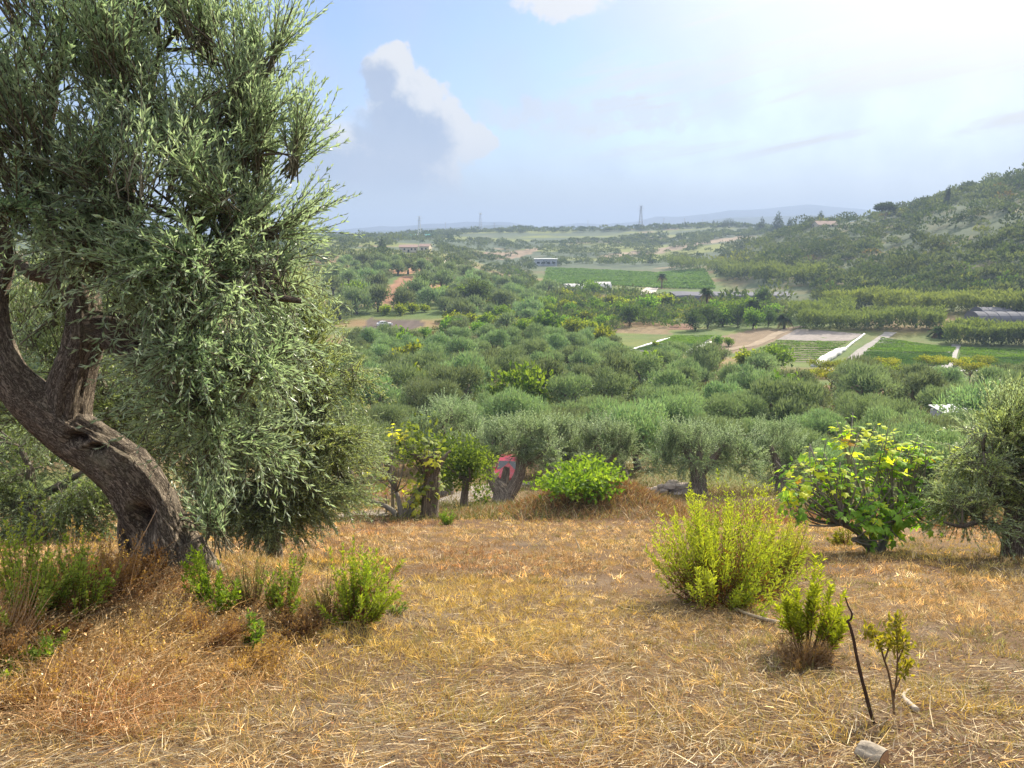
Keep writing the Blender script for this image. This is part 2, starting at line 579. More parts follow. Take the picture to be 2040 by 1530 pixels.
def land_color(x, y):
    r = np.hypot(x, y)
    n1 = fbm(x * 0.35, y * 0.35, 0, 21, 4)
    n2 = fbm(x * 1.3, y * 1.3, 0, 22, 4)
    tan = np.array([0.15, 0.096, 0.052]); red = np.array([0.11, 0.064, 0.038]); pale = np.array([0.24, 0.185, 0.125])
    soil = np.array([0.075, 0.056, 0.042])
    a = sstep(-0.3, 0.5, n1)[:, None]; b = sstep(0.1, 0.7, n2)[:, None]
    near = tan * (1 - a) + red * a
    near = near * (1 - b * 0.6) + pale * b * 0.6
    d = sstep(0.25, 0.6, fbm(x * 0.8, y * 0.8, 0, 25, 3))[:, None]
    near = near * (1 - d * 0.6) + soil * d * 0.6
    grn = np.array([0.085, 0.12, 0.035]); yel = np.array([0.22, 0.20, 0.06]); brn = np.array([0.20, 0.135, 0.07])
    m1 = fbm(x * 0.05, y * 0.05, 0, 31, 4); m2 = fbm(x * 0.15, y * 0.15, 0, 32, 3)
    g = sstep(-0.45, 0.15, m1)[:, None]; e = sstep(0.0, 0.6, m2)[:, None]
    mid = brn * (1 - g) + grn * g
    mid = mid * (1 - e * 0.5) + yel * e * 0.5
    k = sstep(30, 60, r)[:, None]
    c = near * (1 - k) + mid * k
    # far slopes: strips of vineyard, stubble and olive
    fx = x * 0.012 + y * 0.004
    fy = y * 0.02
    f1 = fbm(fx * 0.8, fy * 1.0, 0, 41, 3); f2 = fbm(fx * 1.6 + 9, fy * 2.4, 0, 43, 3)
    vin = np.array([0.15, 0.165, 0.045]); ol = np.array([0.075, 0.095, 0.055]); stu = np.array([0.22, 0.165, 0.11])
    q = sstep(0.02, 0.16, f1)[:, None]; s_ = sstep(0.34, 0.46, f2)[:, None]
    far = ol * (1 - q) + vin * q
    far = far * (1 - s_) + stu * s_
    k = sstep(480, 620, r)[:, None]
    c = c * (1 - k) + far * k
    # the scrubby hill on the right
    az = np.degrees(np.arctan2(x, y))
    h = (sstep(14.5, 17.5, az) * sstep(270, 330, r) * sstep(1400, 900, r))[:, None]
    hill = np.array([0.06, 0.08, 0.04]) * (1 - e * 0.6) + np.array([0.22, 0.16, 0.07]) * e * 0.6
    c = c * (1 - h) + hill * h
    for poly, pc in LC.values():
        i = inpoly(x, y, poly)
        c[i] = np.array(pc) * (0.85 + 0.3 * RNG.random((i.sum(), 1)))
    return c

def build_ground():
    rr = np.concatenate([[0.0], np.exp(np.linspace(math.log(0.5), math.log(7000), 470))])
    aa = np.concatenate([np.arange(-46, 46, 0.26), np.arange(46, 314, 3.0)])
    A, Rr = np.meshgrid(np.radians(aa), rr)
    x = (Rr * np.sin(A)).ravel(); y = (Rr * np.cos(A)).ravel()
    z = HT(x, y)
    na, nr = len(aa), len(rr)
    i = np.arange(nr - 1)[:, None] * na; j = np.arange(na)[None, :]; j2 = (j + 1) % na
    F = np.stack([i + j, i + na + j, i + na + j2, i + j2], -1).reshape(-1, 4)
    m, nt, out = newmat('earth')
    p = nt.nodes.new('ShaderNodeBsdfPrincipled')
    g = nt.nodes.new('ShaderNodeNewGeometry'); o = X(g.outputs['Position'])
    f = xnoise(o, 70.0, 4, 0.7); a = xnoise(o, 9.0, 6, 0.7); b = xnoise(o, 0.9, 5, 0.6); d = xnoise(o, 0.12, 5, 0.65)
    k = a * 0.7 + b * 0.5 + d * 0.5 + (f - 0.5) * 1.3 + 0.18
    c = xmix(1.0, attr(), xvec(k, k, k), 'MULTIPLY')
    nt.links.new(c.s, p.inputs['Base Color'])
    p.inputs['Roughness'].default_value = 0.95; p.inputs['Specular IOR Level'].default_value = 0.1
    bp = nt.nodes.new('ShaderNodeBump'); bp.inputs['Strength'].default_value = 0.8; bp.inputs['Distance'].default_value = 0.05
    nt.links.new((a + b + f * 0.5).s, bp.inputs['Height']); nt.links.new(bp.outputs[0], p.inputs['Normal'])
    nt.links.new(p.outputs[0], out.inputs['Surface'])
    ob = mk('ground', np.stack([x, y, z], 1), [F], m, None, land_color(x, y), True)
    tag(ob, kind='structure')

build_ground()

M_FIELD = plain_mat('tilled_soil', (0.2, 0.15, 0.1), 0.95, 0.1, 0.3, 1.5, usecol=True, bump=0.05)
def sheet(name, q, col, off=0.04, nu=30, nv=14, kind='structure', jit=0.15):
    """ground sheet between four photo corners (bl, br, tr, tl), laid on the terrain"""
    c = [hit(*p)[0] for p in q]
    u, v = np.meshgrid(np.linspace(0, 1, nu), np.linspace(0, 1, nv))
    u, v = u.ravel()[:, None], v.ravel()[:, None]
    P = c[0] * (1 - u) * (1 - v) + c[1] * u * (1 - v) + c[2] * u * v + c[3] * (1 - u) * v
    P[:, 2] = HT(P[:, 0], P[:, 1]) + off
    i = np.arange(nv - 1)[:, None] * nu; j = np.arange(nu - 1)[None, :]
    F = np.stack([i + j, i + j + 1, i + nu + j + 1, i + nu + j], -1).reshape(-1, 4)
    C = np.array(col) * (1 - jit + 2 * jit * RNG.random((len(P), 1)))
    return tag(mk(name, P, [F], M_FIELD, None, C, True), kind=kind), c

def strip(name, pts, w, col, off=0.03, seg=14, mat=None):
    """track following ground points given in the photo"""
    P = np.array([hit(*p)[0] for p in pts])
    t = np.linspace(0, len(P) - 1, seg * (len(P) - 1) + 1)
    i = np.clip(t.astype(int), 0, len(P) - 2); f = (t - i)[:, None]
    L = P[i] * (1 - f) + P[i + 1] * f
    T = norm(np.gradient(L[:, :2], axis=0)); S = np.stack([T[:, 1], -T[:, 0]], 1)
    V = []
    for k in np.linspace(-0.5, 0.5, 5):
        xy = L[:, :2] + S * w * k * (1 + 0.15 * vn3(t[:, None] * 2, k * 7, 0, 3))
        V.append(np.column_stack([xy, HT(xy[:, 0], xy[:, 1]) + off]))
    V = np.stack(V, 1).reshape(-1, 3)
    n = len(L)
    i = np.arange(n - 1)[:, None] * 5; j = np.arange(4)[None, :]
    F = np.stack([i + j, i + j + 1, i + 5 + j + 1, i + 5 + j], -1).reshape(-1, 4)
    C = np.array(col) * (0.85 + 0.3 * RNG.random((len(V), 1)))
    return tag(mk(name, V, [F], mat or M_FIELD, None, C, True), kind='structure')

# distant mountains, real ridges several kilometres away
def build_hills():
    for name, d, pts, col in (
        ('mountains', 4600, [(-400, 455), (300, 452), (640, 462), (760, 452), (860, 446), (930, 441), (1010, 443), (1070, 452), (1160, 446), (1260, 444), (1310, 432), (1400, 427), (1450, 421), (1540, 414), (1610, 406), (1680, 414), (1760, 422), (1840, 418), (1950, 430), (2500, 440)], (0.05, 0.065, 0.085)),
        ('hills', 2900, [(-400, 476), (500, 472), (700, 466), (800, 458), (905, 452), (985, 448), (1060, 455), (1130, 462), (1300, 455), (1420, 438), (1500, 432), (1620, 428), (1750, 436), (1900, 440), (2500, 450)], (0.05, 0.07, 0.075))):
        px = np.linspace(-400, 2500, 300)
        py = np.interp(px, [p[0] for p in pts], [p[1] for p in pts]) + fbm(px * 0.02, 0.0, 0, 7, 4) * 3.0
        crest = np.array([at(a, b, d) for a, b in zip(px, py)])
        rows = []
        for k in np.linspace(-1, 1, 13):
            h = np.cos(k * math.pi / 2) ** 1.3
            P = crest.copy()
            P[:, 1] += k * 700 + fbm(px * 0.01, k * 2, 0, 5, 3) * 200 * (abs(k))
            P[:, 2] = -42 + (crest[:, 2] + 42) * np.clip(h * (1 + 0.25 * fbm(px * 0.02, k * 3, 0, 6, 3) * (1 - h)), 0, 1)
            rows.append(P)
        V = np.concatenate(rows)
        n = len(px); m = len(rows)
        i = np.arange(m - 1)[:, None] * n; j = np.arange(n - 1)[None, :]
        F = np.stack([i + j, i + j + 1, i + n + j + 1, i + n + j], -1).reshape(-1, 4)
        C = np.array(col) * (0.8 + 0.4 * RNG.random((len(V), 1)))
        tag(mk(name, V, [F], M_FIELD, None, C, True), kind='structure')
build_hills()

def build_haze():
    m, nt, out = newmat('haze_air')
    pv = nt.nodes.new('ShaderNodeVolumePrincipled')
    pv.inputs['Color'].default_value = (0.41, 0.525, 0.73, 1)
    pv.inputs['Density'].default_value = HAZE
    pv.inputs['Anisotropy'].default_value = 0.1
    nt.links.new(pv.outputs[0], out.inputs['Volume'])
    V, F = box((0, 3400, 60), (9200, 7600, 270))
    o = mk('haze', V, [F], m)
    o.display_type = 'WIRE'
    tag(o, kind='stuff')
HAZE = 0.00033
build_haze()

# ------------------------------------------------------------------ materials for plants
M_OLIVE = leaf_mat('olive_leaf', under=(0.40, 0.47, 0.34), trans=0.5, trans_tint=(1.25, 1.35, 0.95), rough=0.38, spec=0.75)
M_LEAF = leaf_mat('broad_leaf', trans=0.55, trans_tint=(1.6, 1.55, 0.5), rough=0.6, spec=0.2)
M_CROWN = leaf_mat('crown_leaf', under=(0.22, 0.26, 0.15), trans=0.32, trans_tint=(1.2, 1.3, 0.75), rough=0.55, spec=0.25, vary=0.30)
M_DRY = leaf_mat('dry_straw', trans=0.30, trans_tint=(1.1, 0.95, 0.6), rough=0.65, spec=0.2, vary=0.0)
M_BARK = bark_mat('olive_bark', (0.09, 0.07, 0.054), (0.46, 0.38, 0.29), 5.0, 0.03)
M_TWIG = plain_mat('twig_bark', (0.1, 0.08, 0.06), 0.9, 0.1, 0.3, 20.0, usecol=True)

def pick(ca, cb, t):
    t = np.asarray(t)[:, None]
    return np.array(ca) * (1 - t) + np.array(cb) * t

# ------------------------------------------------------------------ olive shoots
def shoots(P, D, Ls, nleaf, leafL, leafW, rng, ca, cb, droop=0.0, tone=None, twig=True):
    """leafy shoots: P start, D direction, Ls length; opposite narrow leaves; returns leaf geometry and twig geometry"""
    n = len(P)
    D = norm(D)
    side = norm(np.cross(D, rnd_dirs(n, rng)))
    up = np.cross(side, D)
    k = np.tile((np.arange(nleaf) // 2 + 0.5) / (nleaf / 2), (n, 1)) + rng.normal(0, 0.03, (n, nleaf))
    s = np.clip(k, 0, 1)
    curve = rng.normal(0, 0.10, (n, 1, 1)) * up[:, None, :] + rng.normal(0, 0.10, (n, 1, 1)) * side[:, None, :]
    dn = np.array([0, 0, -1.0]) * droop
    L = np.asarray(Ls)[:, None, None]
    pos = P[:, None, :] + D[:, None, :] * s[..., None] * L + (curve + dn) * (s[..., None] ** 2) * L
    tang = norm(D[:, None, :] + 2 * (curve + dn) * s[..., None])
    ph = (np.arange(nleaf) % 2) * math.pi + ((np.arange(nleaf) // 2) % 2) * (math.pi / 2)
    ph = ph[None, :] + rng.normal(0, 0.6, (n, nleaf))
    rad = np.cos(ph)[..., None] * side[:, None, :] + np.sin(ph)[..., None] * up[:, None, :]
    spread = (1.0 - 0.45 * s)[..., None] + rng.normal(0, 0.28, (n, nleaf, 1))
    ax = norm(tang + rad * spread + np.array([0, 0, 0.12]))
    nr = norm(tang * 1.0 - rad * 0.4 + rng.normal(0, 0.35, (n, nleaf, 3)))
    l = leafL * rng.uniform(0.7, 1.15, (n, nleaf)) * (1.0 - 0.35 * s ** 3)
    V, F = cards(pos.reshape(-1, 3), ax.reshape(-1, 3), nr.reshape(-1, 3), l.ravel(), leafW * rng.uniform(0.8, 1.2, n * nleaf), 0.08)
    t = np.clip(rng.normal(0.45, 0.25, n * nleaf) + np.repeat(tone if tone is not None else rng.normal(0, 0.2, n), nleaf), 0, 1)
    C = np.repeat(pick(ca, cb, t), 4, 0)
    tw = None
    if twig:
        sv = np.array([-0.25, 0.25, 0.65, 1.0])
        tp = P[:, None, :] + D[:, None, :] * sv[None, :, None] * L + (curve + dn) * (sv[None, :, None] ** 2) * L
        w = 0.006 * np.array([1.3, 1.0, 0.7, 0.3])
        a = tp + side[:, None, :] * w[None, :, None]; b = tp - side[:, None, :] * w[None, :, None]
        c = tp + up[:, None, :] * w[None, :, None]
        TV = np.stack([a, b, c], 2).reshape(-1, 3)
        base = (np.arange(n) * 12)[:, None, None] + (np.arange(3) * 3)[None, :, None]
        e = np.array([[0, 1, 4, 3], [1, 2, 5, 4], [2, 0, 3, 5]])[None, None]
        TF = (base[..., None] + e).reshape(-1, 4)
        tw = (TV, TF)
    return V, F, C, tw

OLA, OLB = (0.145, 0.205, 0.118), (0.40, 0.465, 0.29)

def blob_shoots(blobs, geo, twg, rng, nleaf=28, leafL=0.085, leafW=0.017, lens=(0.35, 0.7), ca=OLA, cb=OLB, target=None):
    """blobs: px, py, rx, ry (photo pixels), depth m, half depth m, number of shoots, mode"""
    for (px, py, rx, ry, d, rd, n, mode) in blobs:
        c = at(px, py, d)
        m = d / F_
        e = np.array([rx * m, rd, ry * m])
        u = rnd_dirs(n, rng) * (rng.random((n, 1)) ** 0.45)
        # clump the shoots into sprays so gaps remain
        ks = max(3, n // 16)
        cen = rnd_dirs(ks, rng) * (rng.random((ks, 1)) ** 0.4)
        who = rng.integers(0, ks, n)
        u = 0.27 * u + cen[who] * 0.82
        P = c + u * e
        outw = norm(u * e + 1e-6)
        if mode == 'up':
            D = outw * 0.45 + np.array([0, 0, 0.95]) + rng.normal(0, 0.28, (n, 3))
        elif mode == 'side':
            D = outw * 0.8 + np.array([0.35, 0, 0.35]) + rng.normal(0, 0.3, (n, 3))
        elif mode == 'hang':
            D = outw * 0.6 + np.array([0.1, -0.1, -0.55]) + rng.normal(0, 0.4, (n, 3))
        else:
            D = outw * 0.6 + np.array([0.15, -0.1, 0.10]) + rng.normal(0, 0.5, (n, 3))
        sprayd = rng.normal(0, 0.35, (ks, 3))
        D = D + sprayd[who]
        tone = rng.normal(0, 0.15, ks)[who] + rng.normal(0, 0.08, n)
        V, F, C, tw = shoots(P, D, rng.uniform(*lens, n), nleaf, leafL, leafW, rng, ca, cb, 0.22 if mode == 'droop' else 0.0, tone)
        geo.add(V, F, C)
        if twg is not None: twg.add(tw[0], tw[1], (0.13, 0.12, 0.08))
        if target is not None: target.append((c, P, who, ks))

def grain(ob, V):
    """stretched coordinates for the bark pattern"""
    a = ob.data.attributes.new('Grain', 'FLOAT_VECTOR', 'POINT')
    a.data.foreach_set('vector', np.asarray(V, np.float32).ravel())

def bark_tubes(name, specs, mat, parent, sides=20, sub=8, rough=1.0, seed=1, origin=None, col=(0.2, 0.16, 0.12), limbs=None, holes=None):
    """specs: list of [(point, radius), ...] limbs swept with ridged bark, one mesh"""
    g = Geo(); G = []
    for q, sp_ in enumerate(specs):
        P = np.array([p for p, _ in sp_]); rd = np.array([r for _, r in sp_])
        if origin is not None: P = P - origin
        def disp(th, s, q=q):
            tw = th + s * 0.35
            ridge = 1 - np.abs(vn3(np.cos(tw) * 2.3, np.sin(tw) * 2.3, s * 0.55 + 10 * q, seed)) * 2
            big = vn3(np.cos(tw) * 1.1, np.sin(tw) * 1.1, s * 0.9 + 5 * q, seed + 4)
            fine = vn3(np.cos(tw) * 6, np.sin(tw) * 6, s * 2.2 + 3 * q, seed + 7)
            crack = np.clip(1 - np.abs(vn3(np.cos(tw) * 3.6, np.sin(tw) * 3.6, s * 0.9 + 7 * q, seed + 11)) * 5, 0, 1)
            return 1 + rough * (0.09 * ridge + 0.15 * big + 0.05 * fine - 0.10 * crack)
        V, Fs = tube(P, rd, sides, True, disp, sub)
        for (hc, hr, hd, lo_, hi_) in (holes or []):
            if not lo_ <= q <= hi_: continue
            w = np.exp(-np.sum(((V - hc) / hr) ** 2, 1))[:, None]
            ax = P[np.argmin(np.linalg.norm(P - hc, axis=1))]
            V = V + np.array([0.0, 1.0, 0.0]) * w * hd
        m = (len(V) - 2) // sides
        th = np.arange(sides) * 2 * math.pi / sides
        rad_ = max(rd.max(), 0.05)
        ss = np.arange(m) * 0.02 * 2
        GV = np.stack([np.tile(np.cos(th) * 1.3, m), np.tile(np.sin(th) * 1.3, m), np.repeat(ss, sides)], 1)
        GV = np.concatenate([GV, np.zeros((2, 3)), ])
        G.append(GV + q * 3.7)
        g.add(V, Fs, col)
    for tw in (limbs or []):
        g.add(tw[0], tw[1], col); G.append(np.asarray(tw[0]) * 4)
    ob = g.build(name, mat, parent, True)
    grain(ob, np.concatenate(G))
    return ob

def limb_to(a, b, r0, r1, rng, wob=0.12, n=7, bow=(0, 0, 0.1)):
    a, b = np.asarray(a, float), np.asarray(b, float)
    t = np.linspace(0, 1, n)
    L = np.linalg.norm(b - a)
    P = a + (b - a) * t[:, None] + np.sin(t * math.pi)[:, None] * (rng.normal(0, wob, 3) + np.array(bow)) * L
    return [(p, r0 * (1 - k) + r1 * k) for p, k in zip(P, t)]

def px_limb(pts):
    return [(at(x, y, d), hw * d / F_) for (x, y, d, hw) in pts]

# ------------------------------------------------------------------ the old leaning olive
def build_big_olive():
    rng = np.random.default_rng(5)
    base = at(345, 1150, 7.55)
    root = empty('olive_tree', (base[0], base[1], HT(base[0], base[1])), 'huge old olive tree with a thick leaning furrowed trunk and silvery crown against the sky', 'tree')
    o = np.array(root.location)
    specs = [
        px_limb([(378, 1190, 7.6, 74), (355, 1130, 7.55, 59), (315, 1045, 7.45, 51), (268, 958, 7.4, 49), (210, 908, 7.35, 49), (150, 868, 7.3, 50), (95, 825, 7.25, 48), (50, 785, 7.2, 42),
                 (12, 735, 7.15, 34), (-14, 660, 7.2, 30), (-16, 590, 7.25, 26), (2, 520, 7.3, 22), (-10, 420, 7.3, 16), (-60, 300, 7.2, 10)]),
        px_limb([(128, 850, 7.3, 46), (136, 790, 7.3, 42), (150, 735, 7.32, 38), (166, 680, 7.36, 36), (168, 630, 7.4, 32), (160, 580, 7.42, 31), (145, 540, 7.45, 31), (115, 500, 7.5, 21), (85, 440, 7.5, 15), (80, 330, 7.4, 10), (110, 200, 7.3, 6)]),
        px_limb([(165, 665, 7.38, 40), (215, 655, 7.34, 33), (270, 662, 7.28, 30), (320, 655, 7.22, 27), (352, 640, 7.2, 25), (384, 628, 7.18, 21)]),
        px_limb([(215, 660, 7.34, 30), (255, 690, 7.3, 30), (290, 722, 7.25, 28), (318, 752, 7.2, 25), (330, 775, 7.18, 21)]),
        px_limb([(160, 575, 7.42, 30), (200, 520, 7.5, 22), (235, 440, 7.55, 17), (262, 340, 7.6, 12), (290, 220, 7.6, 8), (320, 100, 7.5, 5)]),
        px_limb([(330, 650, 7.22, 20), (345, 590, 7.25, 17), (350, 530, 7.3, 13), (400, 450, 7.3, 10), (470, 330, 7.3, 7), (520, 190, 7.3, 4)]),
        px_limb([(370, 632, 7.2, 13), (440, 600, 7.1, 10), (520, 590, 7.1, 8), (600, 600, 7.2, 5)]),
        px_limb([(320, 760, 7.2, 12), (380, 790, 7.1, 8), (440, 840, 7.1, 6), (500, 900, 7.15, 4)]),
        px_limb([(150, 570, 7.45, 22), (105, 545, 7.6, 20), (60, 540, 7.7, 14), (10, 500, 7.8, 9)]),
        px_limb([(285, 1150, 7.7, 40), (262, 1085, 7.65, 26), (256, 1020, 7.6, 18), (268, 965, 7.48, 10), (280, 930, 7.4, 5)]),
        px_limb([(420, 1175, 7.5, 50), (392, 1130, 7.45, 40), (372, 1080, 7.42, 30)]),
    ]
    blobs = [
        (110, 110, 180, 190, 6.9, 1.2, 285, 'up'), (320, 230, 150, 150, 7.0, 1.1, 265, 'up'), (440, 250, 90, 120, 7.2, 0.8, 115, 'up'),
        (505, 240, 30, 110, 7.3, 0.4, 40, 'up'), (420, 100, 80, 50, 7.2, 0.5, 60, 'up'), (530, 190, 40, 70, 7.3, 0.4, 55, 'up'), (505, 115, 50, 55, 7.3, 0.4, 55, 'up'), (575, 320, 32, 60, 7.3, 0.4, 45, 'up'), (390, 60, 60, 40, 7.1, 0.5, 40, 'up'), (515, 330, 35, 80, 7.3, 0.4, 50, 'up'), (70, 330, 170, 120, 6.6, 0.9, 210, 'up'), (290, 390, 180, 110, 6.8, 1.0, 220, 'up'),
        (450, 430, 85, 95, 7.1, 0.8, 170, 'up'), (535, 450, 35, 70, 7.3, 0.4, 55, 'side'), (-120, 220, 150, 260, 7.0, 1.0, 240, 'up'), (120, -120, 240, 110, 7.0, 1.0, 240, 'up'), (310, -20, 90, 70, 7.1, 0.7, 80, 'up'),
        (400, 540, 130, 75, 6.9, 0.8, 230, 'droop'), (530, 560, 55, 70, 7.2, 0.7, 95, 'droop'), (420, 680, 70, 80, 6.8, 0.6, 140, 'droop'),
        (520, 720, 70, 80, 7.2, 0.7, 100, 'droop'), (455, 850, 60, 75, 7.1, 0.5, 75, 'droop'), (400, 800, 35, 60, 6.8, 0.3, 55, 'droop'),
        (60, 440, 120, 45, 6.7, 0.5, 120, 'droop'), (230, 500, 110, 50, 6.7, 0.5, 130, 'droop'), (435, 1065, 22, 50, 7.4, 0.2, 30, 'up'), (275, 600, 45, 30, 6.9, 0.3, 30, 'droop')]
    leaf, tw = Geo(), Geo()
    tg = []
    blob_shoots(blobs, leaf, tw, rng, 22, 0.102, 0.0195, (0.38, 0.85), target=tg)
    # twiggy branches from the limbs out to the sprays
    ends = np.concatenate([np.array([p for p, _ in s[2:]]) for s in specs[:9]])
    for (c, P, who, ks) in tg:
        for k in range(0, ks, 2):
            q = P[who == k]
            if len(q) == 0: continue
            b = q.mean(0)
            a = ends[np.argmin(np.linalg.norm(ends - b, axis=1) + (ends[:, 2] > b[2]) * 0.6)]
            L = limb_to(a, b, 0.018 + 0.008 * rng.random(), 0.005, rng, 0.10)
            V, Fs = tube([p for p, _ in L], [r for _, r in L], 5)
            tw.add(V, Fs, (0.12, 0.10, 0.075))
    holes = []
    for (hx, hy, rx, ry, dep) in ((140, 880, 16, 9, 0.20), (172, 903, 18, 8, 0.18), (246, 912, 9, 14, 0.16), (272, 935, 16, 6, 0.10), (312, 1000, 7, 22, 0.14), (352, 1050, 7, 26, 0.16), (262, 1060, 20, 38, 0.30), (332, 1105, 6, 22, 0.12)):
        c = at(hx, hy, 7.02) - o
        k = 7.2 / F_
        holes.append((c, np.array([rx * k, 0.45, ry * k]), dep, 0, 0))
    bark_tubes('trunk', specs, M_BARK, root, 72, 14, 1.0, 3, o, holes=holes)
    leaf.V = [v - o for v in leaf.V]; tw.V = [v - o for v in tw.V]
    leaf.build('crown', M_OLIVE, root)
    tw.build('twigs', M_TWIG, root, True)
build_big_olive()

def blob_olive(label, base, blobs, limbs, seed, nleaf=24, leafL=0.08, leafW=0.018, lens=(0.35, 0.7), ca=OLA, cb=OLB, name='olive_tree', cat='tree'):
    rng = np.random.default_rng(seed)
    root = empty(name, base, label, cat)
    o = np.array(base, float)
    leaf, tw = Geo(), Geo()
    tg = []
    blob_shoots(blobs, leaf, tw, rng, nleaf, leafL, leafW, lens, ca, cb, tg)
    specs = [px_limb(l) for l in limbs]
    f0, r0 = specs[0][0]
    if f0[2] > o[2] - 0.1:      # run the trunk down into the ground
        gz = float(HT(f0[0], f0[1]))
        if f0[2] > gz - 0.2:
            specs[0].insert(0, (np.array([f0[0], f0[1], gz - 0.3]), r0 * 1.25))
    ends = np.concatenate([np.array([p for p, _ in s[1:]]) for s in specs])
    lim = []
    for (c, P, who, ks) in tg:
        for k in range(0, ks, 2):
            q = P[who == k]
            if len(q) == 0: continue
            b = q.mean(0)
            a = ends[np.argmin(np.linalg.norm(ends - b, axis=1))]
            L = limb_to(a, b, 0.022, 0.006, rng, 0.10)
            V, Fs = tube([p for p, _ in L], [r for _, r in L], 5)
            tw.add(V, Fs, (0.12, 0.10, 0.075))
    bark_tubes('trunk', specs, M_BARK, root, 22, 7, 0.8, seed, o)
    leaf.V = [v - o for v in leaf.V]; tw.V = [v - o for v in tw.V]
    leaf.build('crown', M_OLIVE, root)
    tw.build('twigs', M_TWIG, root, True)
    return root

YA, YB = (0.16, 0.215, 0.07), (0.42, 0.46, 0.17)
b0, _ = hit(590, 1052)
blob_olive('bushy olive with yellowish leaves hanging to the ground just behind the leaning trunk', b0,
    [(595, 640, 70, 100, 13.0, 1.2, 200, 'up'), (635, 760, 90, 120, 13.2, 1.2, 330, 'droop'), (545, 790, 110, 120, 12.8, 1.2, 330, 'droop'), (595, 900, 130, 100, 13.0, 1.2, 420, 'droop'),
     (505, 950, 110, 90, 12.8, 1.0, 300, 'droop'), (675, 880, 60, 80, 13.2, 0.9, 170, 'droop'), (425, 980, 60, 50, 13.0, 0.7, 130, 'hang'), (565, 985, 110, 35, 12.7, 0.8, 260, 'hang'), (645, 960, 60, 40, 13.0, 0.7, 130, 'hang'), (475, 1010, 85, 26, 12.5, 0.6, 220, 'hang'), (560, 1020, 70, 20, 12.6, 0.6, 160, 'hang')],
    [[(545, 1055, 13.4, 14), (550, 980, 13.4, 12), (575, 900, 13.3, 10), (600, 780, 13.2, 7), (605, 680, 13.1, 4)], [(552, 970, 13.4, 10), (510, 900, 13.2, 8), (505, 800, 13, 5)], [(562, 940, 13.3, 9), (630, 860, 13.2, 6), (660, 780, 13.3, 4)]], 21, 26, 0.095, 0.021, (0.4, 0.8), YA, YB)
blob_olive('sunlit olive filling the gap behind the two limbs of the leaning trunk', (at(262, 900, 12)[0], at(262, 900, 12)[1], HT(*at(262, 900, 12)[:2])),
    [(100, 620, 120, 110, 11.5, 1.0, 420, 'up'), (230, 740, 130, 110, 11.5, 1.0, 420, 'droop'), (290, 610, 80, 80, 11.7, 0.8, 200, 'up'), (60, 760, 90, 100, 11.4, 0.9, 250, 'droop'), (300, 860, 90, 60, 11.6, 0.7, 170, 'droop'), (390, 900, 70, 110, 11.8, 0.7, 200, 'droop')],
    [[(268, 1010, 12, 22), (262, 930, 12, 20), (235, 850, 11.9, 15), (190, 740, 11.8, 9), (130, 640, 11.7, 5)], [(245, 870, 11.95, 14), (270, 780, 11.9, 9), (290, 650, 11.9, 5)]], 22, 24, 0.09, 0.02, (0.4, 0.75), YA, YB)
p0 = at(60, 1010, 17)
blob_olive('olive tree with fresh green leaves below the leaning trunk, behind the weathered post', (p0[0], p0[1], HT(p0[0], p0[1])),
    [(60, 920, 110, 70, 17, 1.3, 300, 'droop'), (180, 960, 80, 70, 17, 1.2, 240, 'droop'), (-60, 900, 120, 90, 17, 1.3, 260, 'droop'), (110, 1010, 110, 40, 16.8, 1.0, 220, 'droop'), (20, 1000, 90, 40, 16.8, 1.0, 180, 'droop'), (190, 1005, 80, 35, 16.9, 1.0, 180, 'droop'), (235, 950, 50, 50, 17.1, 0.9, 130, 'droop'), (90, 1040, 120, 22, 16.6, 0.8, 150, 'hang')],
    [[(60, 1090, 17, 16), (62, 1020, 17, 14), (60, 940, 17, 8), (40, 890, 17, 4)], [(62, 1000, 17, 10), (130, 960, 17, 6), (190, 930, 17, 4)]], 23, 22, 0.10, 0.024, (0.4, 0.8), (0.12, 0.18, 0.04), (0.28, 0.34, 0.10))
p0 = at(2010, 1060, 13.5)
blob_olive('dense olive cut by the right edge of the picture, twigs reaching to the ground', (p0[0], p0[1], HT(p0[0], p0[1])),
    [(1975, 920, 95, 90, 13.5, 1.2, 420, 'droop'), (2060, 860, 100, 90, 13.5, 1.2, 380, 'up'), (1940, 1000, 75, 45, 13.4, 0.9, 220, 'droop'), (2090, 960, 120, 90, 13.5, 1.2, 380, 'droop'), (2010, 850, 50, 50, 13.5, 0.8, 120, 'up'), (2150, 880, 120, 110, 13.8, 1.2, 260, 'up')],
    [[(2025, 1090, 13.5, 26), (2022, 1040, 13.5, 22), (2030, 980, 13.5, 15), (2060, 900, 13.5, 8), (2080, 830, 13.5, 4)], [(2025, 1020, 13.5, 14), (1975, 960, 13.5, 8), (1960, 900, 13.5, 4)],
     [(2020, 1065, 13.4, 7), (1960, 1040, 13.2, 5), (1915, 1048, 13, 4), (1880, 1040, 12.9, 2)]], 24, 24, 0.09, 0.02, (0.35, 0.7), (0.16, 0.205, 0.07), (0.42, 0.45, 0.17))

